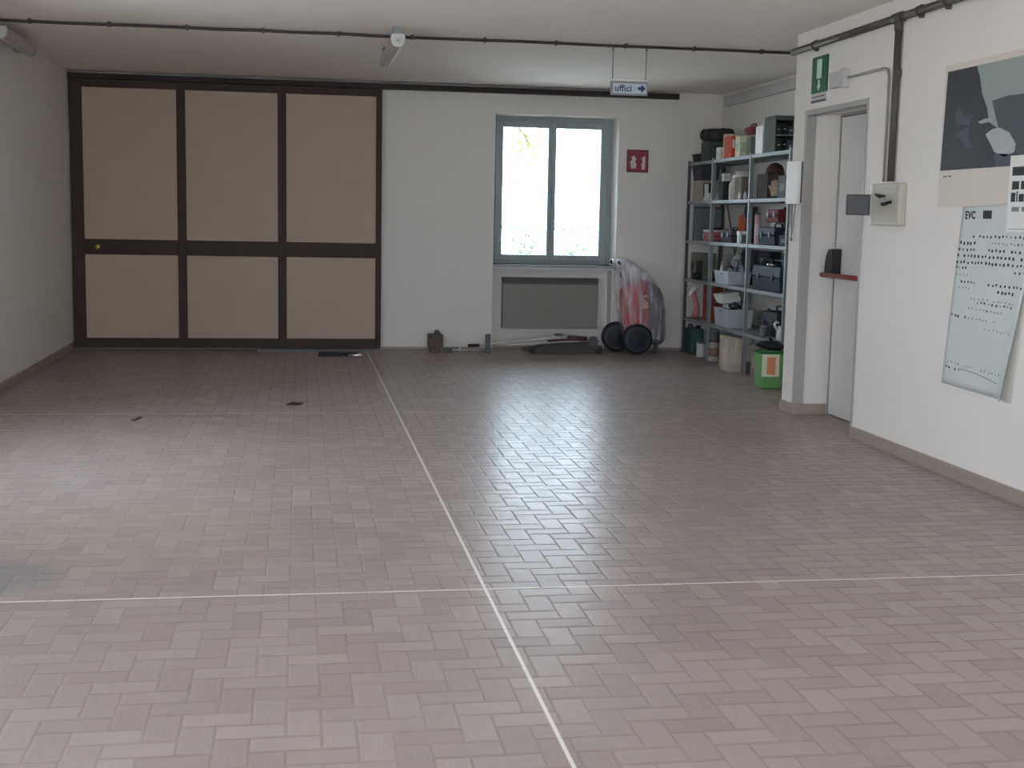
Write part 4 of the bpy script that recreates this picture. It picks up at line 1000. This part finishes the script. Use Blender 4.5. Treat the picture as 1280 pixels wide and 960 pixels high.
# film sleeve: tall gathered tent over handle and body, open at the bottom
bm = B(); n = 40; rings = []
secs = [(3.585, 14.55, 1.075, .035, .12), (3.63, 14.55, 1.07, .10, .16), (3.70, 14.54, 1.0, .155, .18), (3.78, 14.53, .90, .215, .19), (3.84, 14.52, .76, .275, .2), (3.885, 14.52, .58, .29, .205), (3.91, 14.52, .40, .275, .205), (3.935, 14.53, .22, .255, .20), (3.95, 14.53, .16, .25, .195)]
rr = random.Random(11); ph = [rr.uniform(0, 6.28) for _ in range(6)]
for si, (cx, cy, cz, rx, ry) in enumerate(secs):
    ring = []
    for k in range(n):
        a = 2*PI*k/n
        wv = 1+.035*math.sin(5*a+ph[0]+si*.5)+.025*math.sin(11*a+ph[1]-si*.4)
        ring.append(bm.verts.new((cx+rx*wv*math.cos(a), min(cy+ry*wv*math.sin(a), BY-.01), cz+.012*math.sin(3*a+ph[2]))))
    rings.append(ring)
for a, b_ in zip(rings, rings[1:]):
    for k in range(n):
        f = bm.faces.new((a[k], b_[k], b_[(k+1)%n], a[(k+1)%n])); f.smooth = True
bm.faces.new(rings[0])
o = tag(obj('plastic_cover', bm, MFILM), 'clear wrinkled plastic sheet draped over the red wheeled machine', 'plastic sheet')
md = o.modifiers.new('subd', 'SUBSURF'); md.levels = 1; md.render_levels = 2

# ------------------------------------------------------------------ trolley jack and bits on the floor under the window
t = thing('trolley_jack', 'dark floor trolley jack with a long bar handle lying under the window', 'jack', (2.9, 14.45, 0))
bm = B()
for y in (14.36, 14.52): prism_xz(bm, [(2.50, .045), (2.72, .095), (3.02, .115), (3.30, .125), (3.40, .085), (3.41, .03), (3.06, .022), (2.50, .026)], y, y+.012)
box(bm, 2.70, 3.36, 14.372, 14.52, .035, .09); obj('jack_frame', bm, MJACK, t)
for x in (2.60, 3.37):
    for y in (14.335, 14.535):
        bm = B(); lathe(bm, (x, y, .033), [(.02, 0), (.032, .002), (.032, .022), (.02, .024)], 18, 'y'); obj('wheel', bm, MRUBBER, t)
bm = B(); tube(bm, [(2.78, 14.44, .15), (3.05, 14.44, .175), (3.24, 14.44, .165)], [.026, .03, .026], 10); obj('lift_arm', bm, cm((104, 74, 70), .45), t)
bm = B(); lathe(bm, (3.29, 14.325, .145), [(.055, 0), (.06, .008), (.06, .02), (.045, .026)], 18, 'y')
for k in range(6): a = 2*PI*k/6; box(bm, 3.29+.05*math.cos(a)-.01, 3.29+.05*math.cos(a)+.01, 14.315, 14.36, .145+.05*math.sin(a)-.01, .145+.05*math.sin(a)+.01)
obj('saddle', bm, MSTEELD, t)
bm = B(); box(bm, 2.86, 2.94, 14.36, 14.44, .200, .226); obj('release_knob', bm, cm((96, 96, 108), .4), t, .006)
bm = B(); tube(bm, [(3.0, 14.41, .190), (2.9, 14.41, .186), (2.5, 14.42, .142), (2.12, 14.42, .10), (1.98, 14.42, .088)], [.024, .026, .020, .015, .012], 10); obj('handle_bar', bm, MRODG, t)
bm = B(); tube(bm, [(2.0, 14.42, .088), (1.87, 14.42, .084)], .018, 10); obj('handle_grip', bm, MBLACK, t)
bm = B(); box(bm, 2.065, 2.125, 14.405, 14.435, .002, .215); obj('cross_plate', bm, MSTEELD, t, .005)
t = thing('tow_rod', 'thin pale steel rod with a washer lying left of the jack handle', 'rod', (1.75, 14.46, 0))
bm = B(); tube(bm, [(1.60, 14.48, .028), (2.04, 14.50, .028)], .010, 8); obj('rod', bm, MRODG, t)
bm = B(); lathe(bm, (1.79, 14.488, .045), [(.02, -.012), (.042, -.008), (.042, .008), (.02, .012)], 14, 'x'); obj('washer', bm, MGREY, t)
bm = B(); box(bm, 1.60, 1.70, 14.46, 14.50, 0, .045); obj('rod_end', bm, MJACK, t, .004)
t = thing('vise_block', 'dark brown block with a small top knob standing by the back wall', 'block', (1.51, 14.55, 0))
bm = B(); box(bm, 1.43, 1.595, 14.46, 14.62, .055, .205); obj('block_body', bm, MWOODB, t, .006)
bm = B(); box(bm, 1.46, 1.565, 14.48, 14.60, 0, .055); obj('foot', bm, MWOODB, t, .004)
bm = B(); lathe(bm, (1.53, 14.53, .205), [(.03, 0), (.034, .01), (.03, .035), (.012, .045)], 12); obj('knob', bm, cm((104, 96, 92), .5), t)
bm = B(); box(bm, 1.43, 1.47, 14.445, 14.4605, .165, .203); obj('dark_corner', bm, MBLACK, t)
t = thing('pry_bar', 'short black steel bar with a bright end lying on the floor before the sliding door', 'bar', (.45, 14.05, 0))
bm = B(); tube(bm, [(.21, 14.06, .026), (.30, 14.05, .026), (.62, 14.03, .026)], [.024, .02, .02], 10); box(bm, .2, .46, 14.0, 14.035, 0, .02); obj('bar', bm, cm((50, 48, 50), .4), t)
bm = B(); tube(bm, [(.60, 14.03, .026), (.66, 14.025, .026), (.665, 13.99, .022), (.52, 13.99, .016)], .013, 8); obj('bright_end', bm, MCHROME, t)
t = thing('wood_sliver', 'small brown wood sliver lying near the far floor joint at the left', 'scrap', (-1.17, 9.72, 0))
bm = B(); vs = box(bm, -1.185, -1.155, 9.60, 9.76, .0005, .008); rot(bm, vs, (-1.17, 9.68, 0), -.22); obj('chip', bm, cm((104, 80, 70), .7), t)
t = thing('leaf_scrap', 'small dark curled scrap on the floor ahead of the sliding door', 'scrap', (-.05, 10.36, 0))
bm = B(); tube(bm, [(-.10, 10.33, .012), (-.05, 10.36, .018), (.0, 10.38, .010), (.03, 10.42, .012)], [.006, .012, .012, .005], 8); obj('scrap', bm, cm((66, 56, 52), .8), t)

# ------------------------------------------------------------------ outside
bm = B(); box(bm, -60, 60, BY+.45, 90, -.3, -.05); box(bm, -60, LX-.3, -60, BY+.45, -.3, -.05); box(bm, LX-.3, 60, -60, NY-.3, -.3, -.05)
struct(obj('ground', bm, MGROUND, base=(0, 0, 0)), 'pale ground outside the window')  # pale colour raised to bounce more skylight onto the ceiling
t = thing('fence', 'low grey fence seen faintly through the window', 'fence', (5.2, 26, -.05))
for z0, z1 in ((1.30, 1.38), (.75, .81)):
    bm = B(); box(bm, 1.0, 11, 26.0, 26.05, z0, z1); obj('rail', bm, MFENCE, t)
for k in range(7):
    bm = B(); box(bm, 1.0+k*1.6, 1.08+k*1.6, 25.95, 26.0, -.05, 1.42); obj('fence_post', bm, MFENCE, t)
def leaves(bm, c, r, n, size, rnd):
    for _ in range(n):
        while True:
            p = Vector((rnd.uniform(-1, 1), rnd.uniform(-1, 1), rnd.uniform(-1, 1)))
            if p.length < 1: break
        p = Vector(c)+Vector((p.x*r[0], p.y*r[1], p.z*r[2]))
        a = Vector((rnd.gauss(0, 1), rnd.gauss(0, 1), rnd.gauss(0, 1))).normalized(); b_ = a.orthogonal().normalized(); s = size*rnd.uniform(.6, 1.3)
        q = [bm.verts.new(p+a*s*u+b_*s*v) for u, v in ((-1, 0), (-.3, .42), (.5, .36), (1, 0), (.5, -.36), (-.3, -.42))]
        bm.faces.new(q)
rnd = random.Random(5)
t = thing('tree', 'leafy tree branch hanging outside the left window pane', 'tree', (1.5, 18.6, -.05))
bm = B(); tube(bm, [(1.4, 18.6, -.05), (1.45, 18.6, 1.6), (1.6, 18.55, 2.8), (1.7, 18.5, 4.2)], [.14, .12, .1, .06], 10); obj('trunk', bm, MBARK, t)
bm = B(); tube(bm, [(1.6, 18.55, 2.7), (2.3, 18.4, 3.1), (2.9, 18.3, 2.98), (3.15, 18.2, 2.6), (3.2, 18.2, 2.3)], [.05, .035, .022, .012, .005], 8)
tube(bm, [(2.6, 18.35, 3.05), (3.2, 18.3, 2.95), (3.45, 18.3, 2.6)], [.02, .012, .005], 6); obj('branch', bm, MBARK, t)
bm = B(); leaves(bm, (3.15, 18.2, 2.72), (.30, .2, .22), 55, .055, rnd); leaves(bm, (3.12, 18.2, 2.4), (.2, .15, .22), 26, .05, rnd); leaves(bm, (3.0, 18.3, 2.1), (.2, .2, .2), 10, .045, rnd)
leaves(bm, (2.1, 18.4, 3.3), (.8, .6, .45), 260, .07, rnd); leaves(bm, (1.6, 18.5, 4.2), (1.1, 1., .8), 500, .09, rnd)
o = obj('foliage', bm, MLEAF, t, recalc=False); o['kind'] = 'stuff'
for k, (x, y, r, lab) in enumerate(((5.2, 24.4, .42, 'low bush by the fence behind the right window pane'), (4.35, 24.9, .32, 'small bush by the fence behind the left window pane'), (6.35, 24.4, .3, 'sparse low bush at the right edge of the right window pane'))):
    t = thing('bush', lab, 'bush', (x, y, -.05))
    bm = B()
    for q in range(6): tube(bm, [(x, y, -.05), (x+rnd.uniform(-.2, .2), y+rnd.uniform(-.1, .1), .6), (x+rnd.uniform(-.3, .3), y, 1.2)], [.02, .014, .006], 6)
    obj('stems', bm, MBARK, t)
    bm = B(); leaves(bm, (x, y, 1.12), (r, .3, r*.9), 90 if k < 2 else 40, .05, rnd); leaves(bm, (x, y, .5), (r*1.2, .3, .5), 160, .06, rnd)
    o = obj('foliage', bm, MHEDGE, t, recalc=False); o['kind'] = 'stuff'

# ------------------------------------------------------------------ light: daylight through the windows
SKY = 7.0; SKY_BACK = 1.55
w = bpy.data.worlds.new('sky'); S.world = w; w.use_nodes = True
bg = w.node_tree.nodes['Background']; bg.inputs[0].default_value = (.72, .85, 1.0, 1); bg.inputs[1].default_value = SKY
# hazy sky, brighter on the side the back window looks to
_n = w.node_tree.nodes; _tc = _n.new('ShaderNodeTexCoord'); _sx = _n.new('ShaderNodeSeparateXYZ'); _mr = _n.new('ShaderNodeMapRange')
w.node_tree.links.new(_tc.outputs['Generated'], _sx.inputs[0]); w.node_tree.links.new(_sx.outputs[1], _mr.inputs[0])
_mr.inputs[1].default_value = -.2; _mr.inputs[2].default_value = .9; _mr.inputs[3].default_value = SKY; _mr.inputs[4].default_value = SKY*SKY_BACK
w.node_tree.links.new(_mr.outputs[0], bg.inputs[1])
def portal(loc, rotx, rotz, sx, sy):
    l = bpy.data.lights.new('window_portal', 'AREA'); l.shape = 'RECTANGLE'; l.size = sx; l.size_y = sy
    l.cycles.is_portal = True
    o = bpy.data.objects.new('window_portal', l); COL.objects.link(o); o.location = loc; o.rotation_euler = (rotx, 0, rotz)
portal(((WX0+WX1)/2, BY+.44, (WZ0+WZ1)/2), -PI/2, 0, WX1-WX0, WZ1-WZ0)        # shines towards -y
for p, q, r, u in LW: portal((LX-.28, (p+q)/2, (r+u)/2), PI/2, -PI/2, q-p, u-r)    # towards +x
for p, q, r, u in RW: portal(((p+q)/2, NY-.28, (r+u)/2), PI/2, 0, q-p, u-r)        # towards +y

# ------------------------------------------------------------------ camera
cam = bpy.data.cameras.new('camera'); co = bpy.data.objects.new('camera', cam); COL.objects.link(co)
f = 1624.9; cam.sensor_width = 36; cam.sensor_fit = 'HORIZONTAL'; cam.lens = f/1280*36
yaw, pitch, roll = .1636, .126, -.0194
cy, sy, cp, sp = math.cos(yaw), math.sin(yaw), math.cos(pitch), math.sin(pitch)
fwd = Vector((sy*cp, cy*cp, -sp)); right = Vector((cy, -sy, 0)); down = fwd.cross(right)
r2 = right*math.cos(roll)+down*math.sin(roll); d2 = -right*math.sin(roll)+down*math.cos(roll)
M3 = Matrix((r2, -d2, -fwd)).transposed(); m4 = M3.to_4x4(); m4.translation = Vector((0, 0, 1.5)); co.matrix_world = m4
cam.clip_end = 300
S.camera = co

S.view_settings.view_transform = 'Standard'; S.view_settings.look = 'None'; S.view_settings.gamma = 1; S.view_settings.use_curve_mapping = False
S.view_settings.exposure = 0.66
try:
    S.cycles.use_denoising = True; S.cycles.max_bounces = 10; S.cycles.diffuse_bounces = 6; S.cycles.transparent_max_bounces = 12
except Exception: pass
